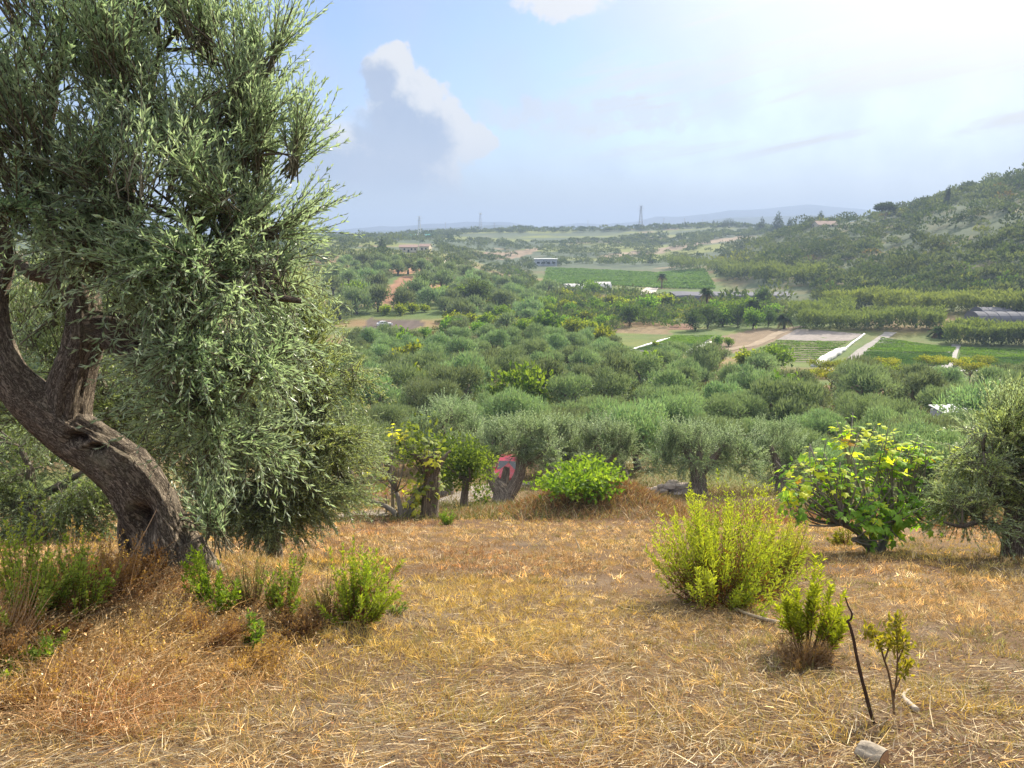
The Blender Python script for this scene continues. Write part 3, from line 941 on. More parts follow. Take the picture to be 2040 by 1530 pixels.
# ------------------------------------------------------------------ grove trees
def leafcloud(lobes, n, L, Wd, rng, ca, cb, up=0.5, out=0.7, shell=0.45, geo=None, tone=0.18, jit=0.6, wide=0.45):
    """leaf-size faces spread through several lobes: (x, y, z, rx, ry, rz)"""
    g = geo or Geo()
    lobes = np.array(lobes, float)
    vol = lobes[:, 3] * lobes[:, 4] + lobes[:, 3] * lobes[:, 5]
    who = rng.choice(len(lobes), n, p=vol / vol.sum())
    u = rnd_dirs(n, rng)
    rad = (rng.random(n) ** shell) * (1 + rng.normal(0, 0.07, n))
    lump = 1 + 0.22 * vn3(u[:, 0] * 2.6 + who * 3.1, u[:, 1] * 2.6, u[:, 2] * 2.6, 77)
    P = lobes[who, :3] + u * (rad * lump)[:, None] * lobes[who, 3:]
    D = u * out + np.array([0, 0, up]) + rng.normal(0, jit, (n, 3))
    N = rnd_dirs(n, rng) * 0.8 + u * 0.6 + np.array([0, 0, 0.3])
    V, F = cards(P, D, N, L * rng.uniform(0.6, 1.25, n), Wd * rng.uniform(0.7, 1.2, n), 0.1, wide)
    lt = rng.normal(0, tone, len(lobes))
    t = np.clip(rng.normal(0.45, 0.22, n) + lt[who], 0, 1)
    g.add(V, F, np.repeat(pick(ca, cb, t), 4, 0))
    return g

GA, GB = (0.078, 0.125, 0.058), (0.29, 0.355, 0.17)

def olive_variant(seed, n, L, Wd, name='olive_tree', parts=True, spread=2.5, high=3.9, ca=GA, cb=GB):
    rng = np.random.default_rng(seed)
    root = empty(name, (0, 0, -500), 'olive', 'tree')
    fork = 0.75 + rng.random() * 0.6
    specs, lobes = [], []
    tr = 0.20 + 0.09 * rng.random()
    lean = rng.normal(0, 0.15, 2)
    top = np.array([lean[0], lean[1], fork])
    specs.append([(np.array([0, 0, -0.4]), tr * 1.5), (np.array([0, 0, 0.1]), tr * 1.15), (top * 0.6, tr * 0.95), (top, tr * 0.9)])
    nl = 3 + int(rng.integers(0, 2))
    for k in range(nl):
        a = k * 2 * math.pi / nl + rng.normal(0, 0.3)
        rr = spread * rng.uniform(0.4, 0.6)
        e = np.array([math.cos(a) * rr, math.sin(a) * rr, high * rng.uniform(0.55, 0.68)])
        specs.append(limb_to(top, e, tr * 0.6, 0.04, rng, 0.07))
    nb = 9 + int(rng.integers(0, 5))
    for k in range(nb):
        a = rng.random() * 6.28
        q = math.sqrt(rng.random())
        rr = spread * 0.72 * q
        z = high * (0.50 + 0.28 * (1 - q * q) * rng.uniform(0.5, 1.2)) + rng.normal(0, 0.15)
        s = rng.uniform(0.7, 1.15)
        lobes.append((math.cos(a) * rr, math.sin(a) * rr, z, s * spread * 0.33, s * spread * 0.33, s * spread * 0.25))
    for k in range(4):
        a = rng.random() * 6.28
        lobes.append((math.cos(a) * spread * 0.72, math.sin(a) * spread * 0.72, high * 0.33, spread * 0.28, spread * 0.28, spread * 0.28))
    lobes.append((0, 0, high * 0.6, spread * 0.5, spread * 0.5, spread * 0.4))
    g = leafcloud(lobes, n, L, Wd, rng, ca, cb, 0.65, 0.6, 0.3, tone=0.28)
    # upright sprigs that break the outline
    m = n // 6
    lb = np.array(lobes)[rng.integers(0, nb, m)]
    u = rnd_dirs(m, rng); u[:, 2] = np.abs(u[:, 2])
    P = lb[:, :3] + u * lb[:, 3:] * 0.95
    V, F = cards(P, u * 0.5 + np.array([0, 0, 1.0]) + rng.normal(0, 0.3, (m, 3)), rnd_dirs(m, rng), L * rng.uniform(1.2, 2.2, m), Wd * 0.7, 0.05)
    g.add(V, F, np.repeat(pick(ca, cb, np.clip(rng.normal(0.65, 0.2, m), 0, 1)), 4, 0))
    if parts:
        bark_tubes('trunk', specs, M_BARK, root, 12, 3, 0.8, seed)
        g.build('crown', M_CROWN, root)
    else:
        for s in specs:
            V, Fs = tube([p for p, _ in s], [r for _, r in s], 6)
            g.add(V, Fs, (0.10, 0.08, 0.06), 1)
        bpy.data.objects.remove(root)
        root = g.build(name, [M_CROWN, M_TWIG])
        tag(root, 'olive', 'tree')
        root.location = (0, 0, -500)
    return root

PROTO = []
def use(protos, loc, rz, sc, label, group=None):
    """first use moves the prototype itself, later uses copy it"""
    p = protos
    if p.get('unused', True):
        p['unused'] = False
        o = p['o']
        o.location = [float(v) for v in loc]; o.rotation_euler = (0, 0, rz); o.scale = (sc, sc, sc)
        o['label'] = label
        if group: o['group'] = group
        return o
    c = copy_tree(p['o'], loc, rz, sc, label)
    if group: c['group'] = group
    elif 'group' in c: del c['group']
    return c

def proto(o):
    return {'o': o, 'unused': True}

# ------------------------------------------------------------------ grove placement
NEARV = [proto(olive_variant(100 + k, 8000, 0.19, 0.065)) for k in range(5)]
MIDV = [proto(olive_variant(200 + k, 3400, 0.27, 0.10)) for k in range(6)]
FARV = [proto(olive_variant(300 + k, 1100, 0.5, 0.2, parts=False)) for k in range(5)]

TREES = []      # x, y, radius of everything planted so far
def free(x, y, r):
    for (a, b, c) in TREES:
        if (a - x) ** 2 + (b - y) ** 2 < (r + c) ** 2: return False
    return True

def ordinal(n):
    w = ['first', 'second', 'third', 'fourth', 'fifth', 'sixth', 'seventh', 'eighth', 'ninth', 'tenth', 'eleventh', 'twelfth', 'thirteenth', 'fourteenth', 'fifteenth', 'sixteenth', 'seventeenth', 'eighteenth', 'nineteenth', 'twentieth']
    if n < 20: return w[n]
    t = ['twenty', 'thirty', 'forty'][(n + 1) // 10 - 2]
    k = (n + 1) % 10
    return t + '-' + w[k - 1] if k else {'twenty': 'twentieth', 'thirty': 'thirtieth', 'forty': 'fortieth'}[t]

# the individually recognisable olives at the foot of the slope: photo base, crown width px, label
def ground_at(px, d):
    """ground point in photo column px, d metres down the slope"""
    x = (px - W_ / 2) / F_ * d / 0.985
    return np.array([x, d * 0.97, float(HT(x, d * 0.97))])
def key_olive(label, px, py, blobs, limbs, seed, nleaf=20, ca=None, cb=None, dist=None):
    """blobs and limbs in photo px with depth offsets from the trunk foot"""
    b = ground_at(px, dist) if dist else hit(px, py)[0]
    d = float(project(b)[2][0])
    if dist:      # the foot is hidden by the mound: let the trunk run down to the real ground
        fy = float(project(b)[1][0])
        limbs = [[(limbs[0][0][0], fy + 8, 0, limbs[0][0][3])] + limbs[0]] + limbs[1:]
    blob_olive(label, b, [(x, y, rx, ry, d + o, rd, n, m) for (x, y, rx, ry, o, rd, n, m) in blobs],
               [[(x, y, d + o, w) for (x, y, o, w) in l] for l in limbs], seed, nleaf, 0.13, 0.036, (0.45, 0.95), ca or GA, cb or GB)
    TREES.append((b[0], b[1], 2.0))
key_olive('olive tree with a trunk forked low in a V, red car showing between its limbs', 1000, 1005,
    [(1030, 868, 62, 34, 0, 1.6, 330, 'up'), (985, 885, 38, 30, 0, 1.2, 170, 'up'), (1080, 885, 38, 34, 0.2, 1.4, 190, 'up'), (1045, 892, 64, 16, 0.3, 1.2, 190, 'droop'), (965, 900, 20, 18, 0, 0.8, 60, 'droop'), (1105, 908, 22, 22, 0, 1.0, 90, 'droop')],
    [[(1000, 1015, 0, 26), (1000, 985, 0, 19), (985, 960, 0, 12), (973, 935, 0, 9), (980, 900, 0, 6), (985, 875, 0, 3)], [(1004, 1000, 0, 16), (1022, 970, 0, 12), (1036, 940, 0, 11), (1040, 905, 0, 8), (1060, 875, 0.2, 4)], [(1000, 985, 0.1, 12), (1005, 960, 0.2, 9), (1010, 930, 0.3, 5)], [(1038, 930, 0, 7), (1075, 905, 0.2, 5), (1095, 885, 0.2, 3)]], 41)
key_olive('broad dark olive in the row behind the dry mound, trunk beside the low stone wall', 1390, 985,
    [(1390, 868, 85, 36, 0, 1.8, 380, 'up'), (1330, 890, 48, 36, 0, 1.4, 210, 'up'), (1465, 890, 55, 38, 0, 1.5, 250, 'up'), (1390, 915, 100, 30, 0, 1.6, 330, 'droop'), (1310, 925, 36, 26, 0, 1, 110, 'droop'), (1490, 925, 40, 26, 0, 1, 130, 'droop')],
    [[(1390, 995, 0, 24), (1390, 965, 0, 17), (1388, 935, 0, 13), (1370, 900, 0, 7), (1345, 875, 0, 3)], [(1390, 950, 0, 11), (1420, 915, 0, 7), (1450, 880, 0, 3)], [(1389, 935, 0.1, 10), (1395, 895, 0.2, 6), (1395, 860, 0.2, 3)]], 42)
key_olive('olive tree standing right behind the bright green bush on the dirt mound', 1205, 968,
    [(1200, 868, 55, 32, 0, 1.6, 300, 'up'), (1160, 885, 32, 30, 0, 1.2, 140, 'up'), (1240, 888, 38, 32, 0, 1.3, 170, 'up'), (1200, 910, 60, 26, 0, 1.4, 210, 'droop')],
    [[(1205, 975, 0, 16), (1204, 945, 0, 12), (1195, 910, 0, 7), (1185, 875, 0, 3)], [(1204, 940, 0, 9), (1225, 905, 0, 5), (1238, 880, 0, 3)]], 43, dist=45)
key_olive('olive between the broad dark olive and the fig tree with yellow tips', 1560, 985,
    [(1550, 880, 60, 40, 0, 1.7, 320, 'up'), (1510, 905, 36, 34, 0, 1.2, 160, 'up'), (1595, 905, 36, 34, 0, 1.2, 160, 'up'), (1550, 930, 65, 28, 0, 1.4, 220, 'droop')],
    [[(1560, 995, 0, 18), (1558, 955, 0, 13), (1545, 915, 0, 7), (1530, 880, 0, 3)], [(1558, 945, 0, 9), (1580, 905, 0, 5)]], 44)
key_olive('pale olive behind the forked olive, left of the dirt mound bush', 1105, 955,
    [(1110, 858, 50, 30, 0, 1.6, 260, 'up'), (1080, 880, 34, 26, 0, 1.2, 130, 'up'), (1145, 880, 34, 28, 0, 1.2, 130, 'up'), (1112, 905, 52, 26, 0, 1.3, 170, 'droop')],
    [[(1105, 960, 0, 14), (1106, 930, 0, 10), (1110, 895, 0, 6), (1110, 860, 0, 3)]], 45, dist=47)
key_olive('olive peeping over the leafy fig beside the short black trunk', 890, 985,
    [(890, 830, 60, 34, 0, 1.8, 260, 'up'), (850, 860, 40, 34, 0, 1.4, 160, 'up'), (940, 860, 40, 34, 0, 1.4, 160, 'up'), (895, 895, 70, 40, 0, 1.6, 240, 'droop')],
    [[(890, 995, 0, 16), (890, 950, 0, 12), (885, 890, 0, 7), (880, 840, 0, 3)]], 46)

for (kx, kd, lab) in ((1872, 66, 'olive tree in front of the pale roofed shed, its left neighbour'), (1928, 67, 'olive tree in front of the pale roofed shed, its right neighbour'), (862, 57, 'olive hiding most of the white roofed shed above the loose fig'), (905, 56, 'olive standing right before the white roofed shed above the loose fig')):
    q = ground_at(kx, kd)
    use(NEARV[(kx // 7) % 5], (q[0], q[1], q[2] - 0.05), kx % 6, 0.95, lab)
    TREES.append((q[0], q[1], 1.6))
NO_TREE = [  # photo outlines of ground that stays open
    [(950, 1060), (950, 935), (1075, 935), (1080, 1060)],
    [(600, 690), (600, 628), (870, 628), (860, 672), (790, 690)],
    [(1225, 730), (1225, 655), (1600, 640), (2100, 650), (2100, 775), (1640, 775), (1600, 770), (1470, 738)],
    [(1450, 800), (1490, 765), (1600, 765), (1600, 800)],
    [(940, 790), (960, 770), (1010, 770), (1010, 800)],
]
def grove(r0, r1, a0, a1, space, pool, rad, mid, dens=1.0, nogo=NO_TREE, limit=999, minpy=0):
    out = []
    r = r0
    rng = np.random.default_rng(mid)
    row = 0
    while r < r1:
        n = int(math.radians(a1 - a0) * r / space)
        for k in range(n):
            az = math.radians(a0) + (k + 0.5 * (row % 2) + rng.uniform(-0.25, 0.25)) * space / r
            rr = r + rng.uniform(-0.25, 0.25) * space
            x, y = rr * math.sin(az), rr * math.cos(az)
            if rng.random() > dens: continue
            px, py, d = project([x, y, HT(x, y)])
            if any(inpoly(px, py, z)[0] for z in nogo): continue
            s = rng.uniform(0.66, 1.28)
            if not free(x, y, rad * s * 0.55): continue
            out.append((x, y, s * rad / 2.5, pool[rng.integers(0, len(pool))], float(px[0]), float(py[0]), rng.random() * 6.28))
            TREES.append((x, y, rad * s * 0.55))
        r += space * 0.87
        row += 1
    return out[:limit]

g1 = grove(46, 74, -14, 36, 5.9, NEARV, 3.0, 501, 0.88)
g2 = grove(74, 172, -13, 36, 7.2, MIDV, 3.2, 502, 0.88)

def label_rows(trees, what, group):
    """each tree is named by its row (which landmark lies beyond it) and its place along that row"""
    cells = {}
    for t in trees:
        d = math.hypot(t[0], t[1])
        for lim, ph in ((54, 'in the olive row just past the red car'), (62, 'in the olive row behind the stone wall'), (70, 'in the third olive row below the dry field'),
                        (80, 'in the fourth olive row below the dry field'), (92, 'in the fifth olive row, mid grove'), (104, 'in the sixth olive row, mid grove'), (118, 'in the grove row with the reddish bare patches'),
                        (132, 'in the upper grove row before the vegetable beds'), (150, 'in the last grove row but one below the vegetable beds'), (900, 'in the last grove row at the valley edge')):
            if d < lim: break
        cells.setdefault(ph, []).append(t)
    for ph, ts in cells.items():
        ts.sort(key=lambda t: t[4])
        for i, t in enumerate(ts):
            x, y, s, pr, px, py, rz = t
            use(pr, (x, y, HT(x, y) - 0.05), rz, s, '%s %s from left %s' % (ordinal(i), what, ph), group)
odd = [k for k in range(len(g2)) if (k * 7 + 3) % 15 == 0]
label_rows(g1 + [t for k, t in enumerate(g2) if k not in odd], 'olive tree', 'olive trees of the valley grove')

# the slope on the left: olives over red earth, and bushier green trees
NO_L = [[(725, 612), (770, 572), (800, 546), (850, 552), (830, 585), (822, 612)], [(600, 705), (700, 628), (880, 628), (860, 690)], [(790, 512), (870, 512), (870, 492), (790, 492)],
        [(1225, 742), (1225, 655), (1600, 640)], [(1100, 600), (1100, 530), (1500, 520), (1500, 600)]]
g3 = grove(232, 420, -12.2, 3.5, 10.5, FARV, 4.4, 503, 0.72, NO_L)
g3 = [t for t in g3 if 660 < t[4] < 1130][:95]
cells = {}
for t in g3:
    b = int((t[5] - 500) // 18)
    cells.setdefault(b, []).append(t)
names = ['below the farmhouse, highest row', 'below the farmhouse, second row', 'on the slope above the red earth bank', 'on the slope beside the red earth bank', 'on the slope level with the red bank', 'on the slope below the red earth bank', 'on the slope just above the white car', 'on the slope near the white car', 'on the slope right of the white car']
for b in sorted(cells):
    ts = sorted(cells[b], key=lambda t: t[4])
    for i, (x, y, s, pr, px, py, rz) in enumerate(ts):
        use(pr, (x, y, HT(x, y) - 0.1), rz, s, '%s olive from left %s' % (ordinal(i), names[min(max(b, 0), 8)]), 'olive trees on the left hillside')

def bush_variant(seed, n, L, Wd, ca, cb, name, rad, high, parts=True, stem=True):
    rng = np.random.default_rng(seed)
    lobes = []
    for k in range(9):
        a = rng.random() * 6.28; q = math.sqrt(rng.random()) * rad * 0.6
        s = rng.uniform(0.7, 1.2)
        lobes.append((math.cos(a) * q, math.sin(a) * q, high * rng.uniform(0.38, 0.72), s * rad * 0.42, s * rad * 0.42, s * high * 0.28))
    lobes.append((0, 0, high * 0.45, rad * 0.6, rad * 0.6, high * 0.4))
    g = leafcloud(lobes, n, L, Wd, rng, ca, cb, 0.3, 0.5, 0.4, tone=0.25)
    spec = [[(np.array([0, 0, -0.4]), 0.16), (np.array([0.02, 0, 0.4]), 0.13), (np.array([0, 0.05, high * 0.55]), 0.06)]]
    for k in range(4):
        a = rng.random() * 6.28
        spec.append(limb_to((0, 0, 0.35), (math.cos(a) * rad * 0.6, math.sin(a) * rad * 0.6, high * 0.6), 0.08, 0.02, rng, 0.08))
    if parts:
        root = empty(name, (0, 0, -500), 'tree', 'tree')
        bark_tubes('trunk', spec, M_BARK, root, 8, 3, 0.5, seed)
        g.build('crown', M_LEAF, root)
        return root
    for s in spec:
        V, Fs = tube([p for p, _ in s], [r for _, r in s], 5)
        g.add(V, Fs, (0.1, 0.08, 0.06), 1)
    o = g.build(name, [M_LEAF, M_TWIG])
    tag(o, 'tree', 'tree'); o.location = (0, 0, -500)
    return o

GRN_A, GRN_B = (0.05, 0.11, 0.024), (0.16, 0.25, 0.055)
YEL_A, YEL_B = (0.09, 0.14, 0.025), (0.28, 0.31, 0.05)
DRK_A, DRK_B = (0.028, 0.055, 0.022), (0.075, 0.115, 0.045)
FIGB = [proto(bush_variant(400 + k, 900, 0.5, 0.36, YEL_A, YEL_B, 'fig_bush', 2.3, 3.2, False)) for k in range(3)]
GRNB = [proto(bush_variant(410 + k, 900, 0.5, 0.30, GRN_A, GRN_B, 'green_tree', 2.4, 3.9, False)) for k in range(3)]
DRKB = [proto(bush_variant(420 + k, 1500, 0.5, 0.26, DRK_A, DRK_B, 'dark_tree', 3.4, 6.0, False)) for k in range(3)]

def put(protos, px, py, size_px, label, i=0, ref=2.4, rz=None, group=None):
    """stand a prototype on the ground seen at px, py so that its half width is size_px photo pixels"""
    p, d = hit(px, py)
    depth = float(project(p)[2][0])
    s = size_px * depth / F_ / ref
    use(protos[i % len(protos)], (p[0], p[1], p[2] - 0.05), (px * 0.37 + py) % 6.28 if rz is None else rz, s, label, group)
    TREES.append((p[0], p[1], s * ref * 0.6))
    return p

# broad-leaved trees and bushes of the belt left of the valley floor
side = [
    (705, 600, 26, 'G', 'bright green tree at the foot of the red bank, beside the big olive crown'), (735, 612, 20, 'G', 'small bright green tree left of the red earth bank'),
    (755, 606, 14, 'D', 'dark round tree in front of the red earth bank'), (835, 598, 30, 'D', 'wide dark blue-green tree right of the red earth bank'),
    (768, 628, 15, 'F', 'yellow-topped bush left above the white car'), (797, 628, 17, 'F', 'yellow-green bush straight above the white car'), (822, 624, 16, 'F', 'olive-yellow bush right above the white car'),
    (872, 606, 17, 'F', 'light yellow-green bush right of the wide dark tree'), (895, 618, 14, 'F', 'small pale bush between the two dark domed trees'), (846, 622, 12, 'F', 'low yellow bush at the yard edge'),
    (952, 618, 38, 'D', 'large domed dark tree with sunlit yellow top'), (1000, 612, 22, 'F', 'yellow-green bush right of the domed dark tree'), (905, 640, 20, 'F', 'yellow bush at the right end of the bare yard'),
    (935, 648, 18, 'F', 'pale yellow bush below the domed dark tree'), (965, 652, 20, 'F', 'yellowing bush below the domed dark tree, right one'), (1000, 655, 22, 'F', 'tall yellow-green fig clump on the brown bank'),
    (1035, 662, 20, 'F', 'yellow fig bush left of the big bright green tree'), (1085, 672, 36, 'G', 'big bright green tree at the edge of the olive grove'), (1140, 668, 26, 'F', 'yellow-green bush right of the big bright green tree'),
    (1165, 660, 17, 'F', 'small yellow bush on the brown bank'), (1200, 692, 30, 'F', 'yellow-leaved bush left of the near vegetable bed'), (1228, 700, 15, 'F', 'low yellow bush touching the corner of the near vegetable bed'),
    (1255, 650, 28, 'D', 'round dark grey-green tree above the near vegetable bed'), (1240, 622, 22, 'F', 'sunlit yellow-green tree left of the date palm'), (1290, 628, 26, 'G', 'green tree behind the round dark tree'),
    (1325, 616, 22, 'F', 'yellow-green tree in front of the shade net, left'), (1220, 612, 18, 'F', 'yellow bush below the plastic tunnel'), (1180, 590, 20, 'G', 'green tree in front of the plastic tunnel'),
    (1125, 600, 18, 'F', 'pale green tree left below the plastic tunnel'), (1075, 640, 16, 'G', 'green bush behind the big bright green tree'), (1040, 622, 18, 'G', 'green tree in the belt above the yellow figs'),
    (1262, 600, 16, 'D', 'dark tree between the plastic tunnel and the track'), (1100, 625, 14, 'F', 'yellow bush above the big bright green tree'), (1160, 625, 16, 'D', 'grey-green tree between the tunnel and the brown bank'),
    (1305, 690, 8, 'F', 'tiny yellow bush at the bed edge'),
    (1430, 728, 16, 'F', 'yellowish young tree on the tan dirt before the beds'), (1545, 738, 34, 'G', 'round green tree in front of the middle green bed'), (1480, 745, 15, 'G', 'green bush left of the round green tree'),
    (1430, 690, 15, 'G', 'small green tree at the far corner of the near vegetable bed'), (1452, 690, 12, 'G', 'smaller green tree beside the tan dirt bank'),
    (1118, 780, 24, 'D', 'very dark green tree among the grey olives of the grove'), (1370, 775, 26, 'D', 'dark green tree in mid grove left of the reddish patch'), (1215, 772, 26, 'G', 'light green reed-like clump in mid grove'),
]
for k, (px, py, s, t, lab) in enumerate(side):
    pool, ref = {'G': (GRNB, 2.4), 'F': (FIGB, 2.3), 'D': (DRKB, 3.4)}[t]
    put(pool, px, py, s, lab, k, ref)
# mixed green belt between the grove and the valley floor
alt = [g2[k][:3] + ((FIGB if i % 2 else GRNB)[i % 3],) + g2[k][4:] for i, k in enumerate(odd)]
label_rows(alt, 'yellow-green tree', 'yellow-green trees among the olives')
g4 = grove(176, 300, -7.5, 9.5, 9.5, GRNB + FIGB + GRNB + FARV[:2], 3.0, 504, 0.85, NO_TREE + [[(1060, 585), (1060, 530), (1430, 530), (1440, 585)], [(1250, 605), (1250, 560), (1330, 560), (1330, 605)], [(1310, 612), (1310, 560), (1640, 560), (1640, 612)]])
g4.sort(key=lambda t: (int(t[5] // 14), t[4]))
belt = {}
for t in g4: belt.setdefault(int(t[5] // 14), []).append(t)
for r_, b_ in enumerate(sorted(belt)):
    for i, (x, y, s, pr, px, py, rz) in enumerate(belt[b_]):
        use(pr, (x, y, HT(x, y) - 0.08), rz, s, '%s leafy tree from left in %s row of the green belt beyond the grove' % (ordinal(i), ordinal(r_)), 'trees of the green belt')
# avocado and banana block in the middle of the valley
for k, (px, py, s, t) in enumerate([(1385, 660, 26, 'D'), (1410, 655, 30, 'D'), (1440, 650, 26, 'G'), (1470, 652, 28, 'D'), (1500, 655, 26, 'G'), (1530, 652, 22, 'D'), (1455, 640, 28, 'G'), (1495, 636, 26, 'G'), (1420, 636, 26, 'G'), (1540, 636, 20, 'G'), (1520, 612, 24, 'D'), (1385, 690, 0, 'x')]):
    if t == 'x': continue
    pool, ref = {'G': (GRNB, 2.4), 'D': (DRKB, 3.4)}[t]
    put(pool, px, py, s, '%s tree from the left in the tall dark tree block beyond the near vegetable bed' % ordinal(k), k, ref, None, 'tall tree block in the valley')

# yellow-green orchard with dark crooked trunks along the near road edge
def orchard_variant(seed):
    rng = np.random.default_rng(seed)
    lobes = []
    for k in range(8):
        a = rng.random() * 6.28; q = math.sqrt(rng.random()) * 2.1
        lobes.append((math.cos(a) * q, math.sin(a) * q, 2.5 + rng.normal(0, 0.2), 1.0, 1.0, 0.45))
    g = leafcloud(lobes, 1500, 0.28, 0.16, rng, (0.09, 0.13, 0.025), (0.25, 0.26, 0.05), 0.3, 0.5, 0.5, tone=0.25)
    root = empty('fruit_tree', (0, 0, -500), 'fruit tree', 'tree')
    spec = [[(np.array([0, 0, -0.3]), 0.17), (np.array([0.05, 0, 0.5]), 0.13), (np.array([0.1, 0.1, 1.1]), 0.11)]]
    for k in range(5):
        a = k * 1.256 + rng.normal(0, 0.2)
        spec.append(limb_to((0.1, 0.1, 1.0), (math.cos(a) * 1.5, math.sin(a) * 1.5, 2.4), 0.09, 0.03, rng, 0.14))
    bark_tubes('trunk', spec, M_BARK, root, 8, 3, 0.6, seed)
    g.build('crown', M_LEAF, root)
    return root
ORC = [proto(orchard_variant(430 + k)) for k in range(3)]
orc = [(1612, 766), (1655, 775), (1690, 778), (1730, 770), (1775, 765), (1640, 752), (1700, 755), (1830, 768), (1880, 765), (1930, 760), (1760, 750), (1850, 748), (1985, 768), (2030, 762), (1900, 745), (1960, 742), (2080, 755)]
orc.sort()
for k, (px, py) in enumerate(orc):
    put(ORC, px, py, 26 + (k * 7 % 5) * 2, '%s yellow-green fruit tree from the left along the road below the vegetable beds' % ordinal(k), k, 2.6, None, 'orchard along the valley road')

# ------------------------------------------------------------------ fig trees with lobed leaves
def fig_leaf_shape():
    pts = []
    lob = [(-150, 0.42), (-118, 0.62), (-92, 0.42), (-62, 0.88), (-34, 0.50), (0, 1.0), (34, 0.50), (62, 0.88), (92, 0.42), (118, 0.62), (150, 0.42)]
    for a, r in lob:
        a = R(a)
        pts.append((math.cos(a) * r, math.sin(a) * r * 0.82, 0.0))
    return np.array(pts) * np.array([0.62, 0.62, 1]) + np.array([0.36, 0, 0])
FIGL = fig_leaf_shape()

def fig_leaves(P, D, N, L, C, geo):
    D = norm(D); S = norm(np.cross(D, N)); N2 = np.cross(S, D)
    n = len(P); k = len(FIGL)
    L = np.broadcast_to(L, (n,))[:, None, None]
    q = FIGL[None]
    z = -0.22 * np.abs(q[..., 1:2]) - 0.18 * q[..., 0:1] ** 2
    V = P[:, None, :] + (q[..., 0:1] * D[:, None, :] + q[..., 1:2] * S[:, None, :] + z * N2[:, None, :]) * L
    Cn = P[:, None, :] + 0.36 * D[:, None, :] * L
    V = np.concatenate([V, Cn], 1)
    base = (np.arange(n) * (k + 1))[:, None]
    i = np.arange(k)
    tri = np.stack([i, (i + 1) % k, np.full(k, k)], -1)[None] + base[..., None]
    geo.add(V.reshape(-1, 3), tri.reshape(-1, 3), np.repeat(C, k + 1, 0))

def fig_tree(label, base, knots, tips, seed, leafL=0.19, per=10, ca=(0.12, 0.235, 0.035), cb=(0.30, 0.45, 0.07), yellow=0.3, name='fig_tree', bare=0.0, rad=0.03):
    """tips: (px, py, rx, ry, depth, rdepth, n, yellow chance); knots: branch points near the base, photo px"""
    rng = np.random.default_rng(seed)
    root = empty(name, base, label, 'tree')
    o = np.array(base, float)
    K = [at(*k) for k in knots]
    specs = []
    for k in K:
        specs.append(limb_to(o - np.array([0, 0, 0.15]), k, rad * 1.6, rad, rng, 0.06, 6))
    leaf = Geo()
    for (px, py, rx, ry, d, rd, n, yl) in tips:
        c = at(px, py, d); m = d / F_
        T = c + rnd_dirs(n, rng) * (rng.random((n, 1)) ** 0.4) * np.array([rx * m, rd, ry * m])
        for t in T:
            a = K[np.argmin([np.linalg.norm(t - k) + max(0, k[2] - t[2]) for k in K])]
            L = limb_to(a, t, rad * 0.42, 0.006, rng, 0.09, 7, (0, 0, -0.08))
            specs.append(L)
            if rng.random() < bare: continue
            ax = norm(L[-1][0] - L[-3][0])
            q = max(3, int(rng.normal(per, per * 0.3)))
            yt = rng.random() < yl
            s = rng.random(q) ** 1.3 * 0.38
            lp = t - ax * s[:, None]
            ph = np.arange(q) * 2.4 + rng.random() * 6
            sd = norm(np.cross(ax, rng.normal(size=3)))
            rd_ = np.cos(ph)[:, None] * sd + np.sin(ph)[:, None] * np.cross(ax, sd)
            pet = lp + rd_ * leafL * 0.35
            D = rd_ * 0.85 + ax * 0.25 + np.array([0, 0, -0.28]) + rng.normal(0, 0.2, (q, 3))
            N = ax * 0.6 + np.array([0, 0, 0.8]) + rng.normal(0, 0.25, (q, 3))
            col = pick(ca, cb, np.clip(rng.normal(0.5, 0.3, q), 0, 1))
            if yt:
                w = rng.random(q)[:, None] ** 0.7
                col = col * (1 - w) + np.array((0.62, 0.62, 0.07)) * w
                b = rng.random(q) < 0.012
                col[b] = (0.42, 0.22, 0.05)
            fig_leaves(pet, D, N, leafL * rng.uniform(0.6, 1.1, q) * (0.75 + 0.6 * s / 0.38), col, leaf)
    g = Geo()
    for sp_ in specs:
        V, Fs = tube([p - o for p, _ in sp_], [r for _, r in sp_], 7)
        g.add(V, Fs, (0.19, 0.17, 0.145))
    g.build('trunk', M_TWIG, root, True)
    leaf.V = [v - o for v in leaf.V]
    leaf.build('crown', M_LEAF, root)
    return root

b, d0 = hit(1752, 1100)
D0 = float(project(b)[2][0])
fig_tree('fig tree with big lobed leaves and bright yellow branch tips at the right', b,
    [(1680, 1045, D0 - 0.3), (1735, 1040, D0), (1775, 1030, D0 + 0.2), (1820, 1020, D0 + 0.3), (1700, 1075, D0 - 0.4)],
    [(1575, 945, 45, 26, D0 - 0.6, 0.6, 13, 0.75), (1590, 990, 45, 24, D0 - 0.5, 0.6, 12, 0.2), (1640, 905, 50, 35, D0 - 0.3, 0.7, 13, 0.8), (1660, 980, 60, 40, D0 - 0.3, 0.8, 22, 0.25), (1730, 990, 60, 50, D0, 0.9, 28, 0.1), (1800, 980, 60, 50, D0 + 0.2, 0.9, 28, 0.12),
     (1690, 850, 45, 30, D0, 0.5, 9, 0.95), (1765, 860, 55, 35, D0, 0.6, 12, 0.8), (1800, 900, 60, 35, D0 + 0.1, 0.7, 18, 0.5), (1860, 890, 30, 30, D0 + 0.1, 0.5, 5, 0.7), (1840, 1010, 45, 40, D0 + 0.2, 0.7, 16, 0.08), (1770, 1050, 50, 35, D0 - 0.1, 0.5, 18, 0.05), (1720, 920, 70, 40, D0, 0.8, 18, 0.3)],
    31, 0.215, 7, bare=0.14, rad=0.045)
b, _ = hit(800, 1030)
D1 = float(project(b)[2][0])
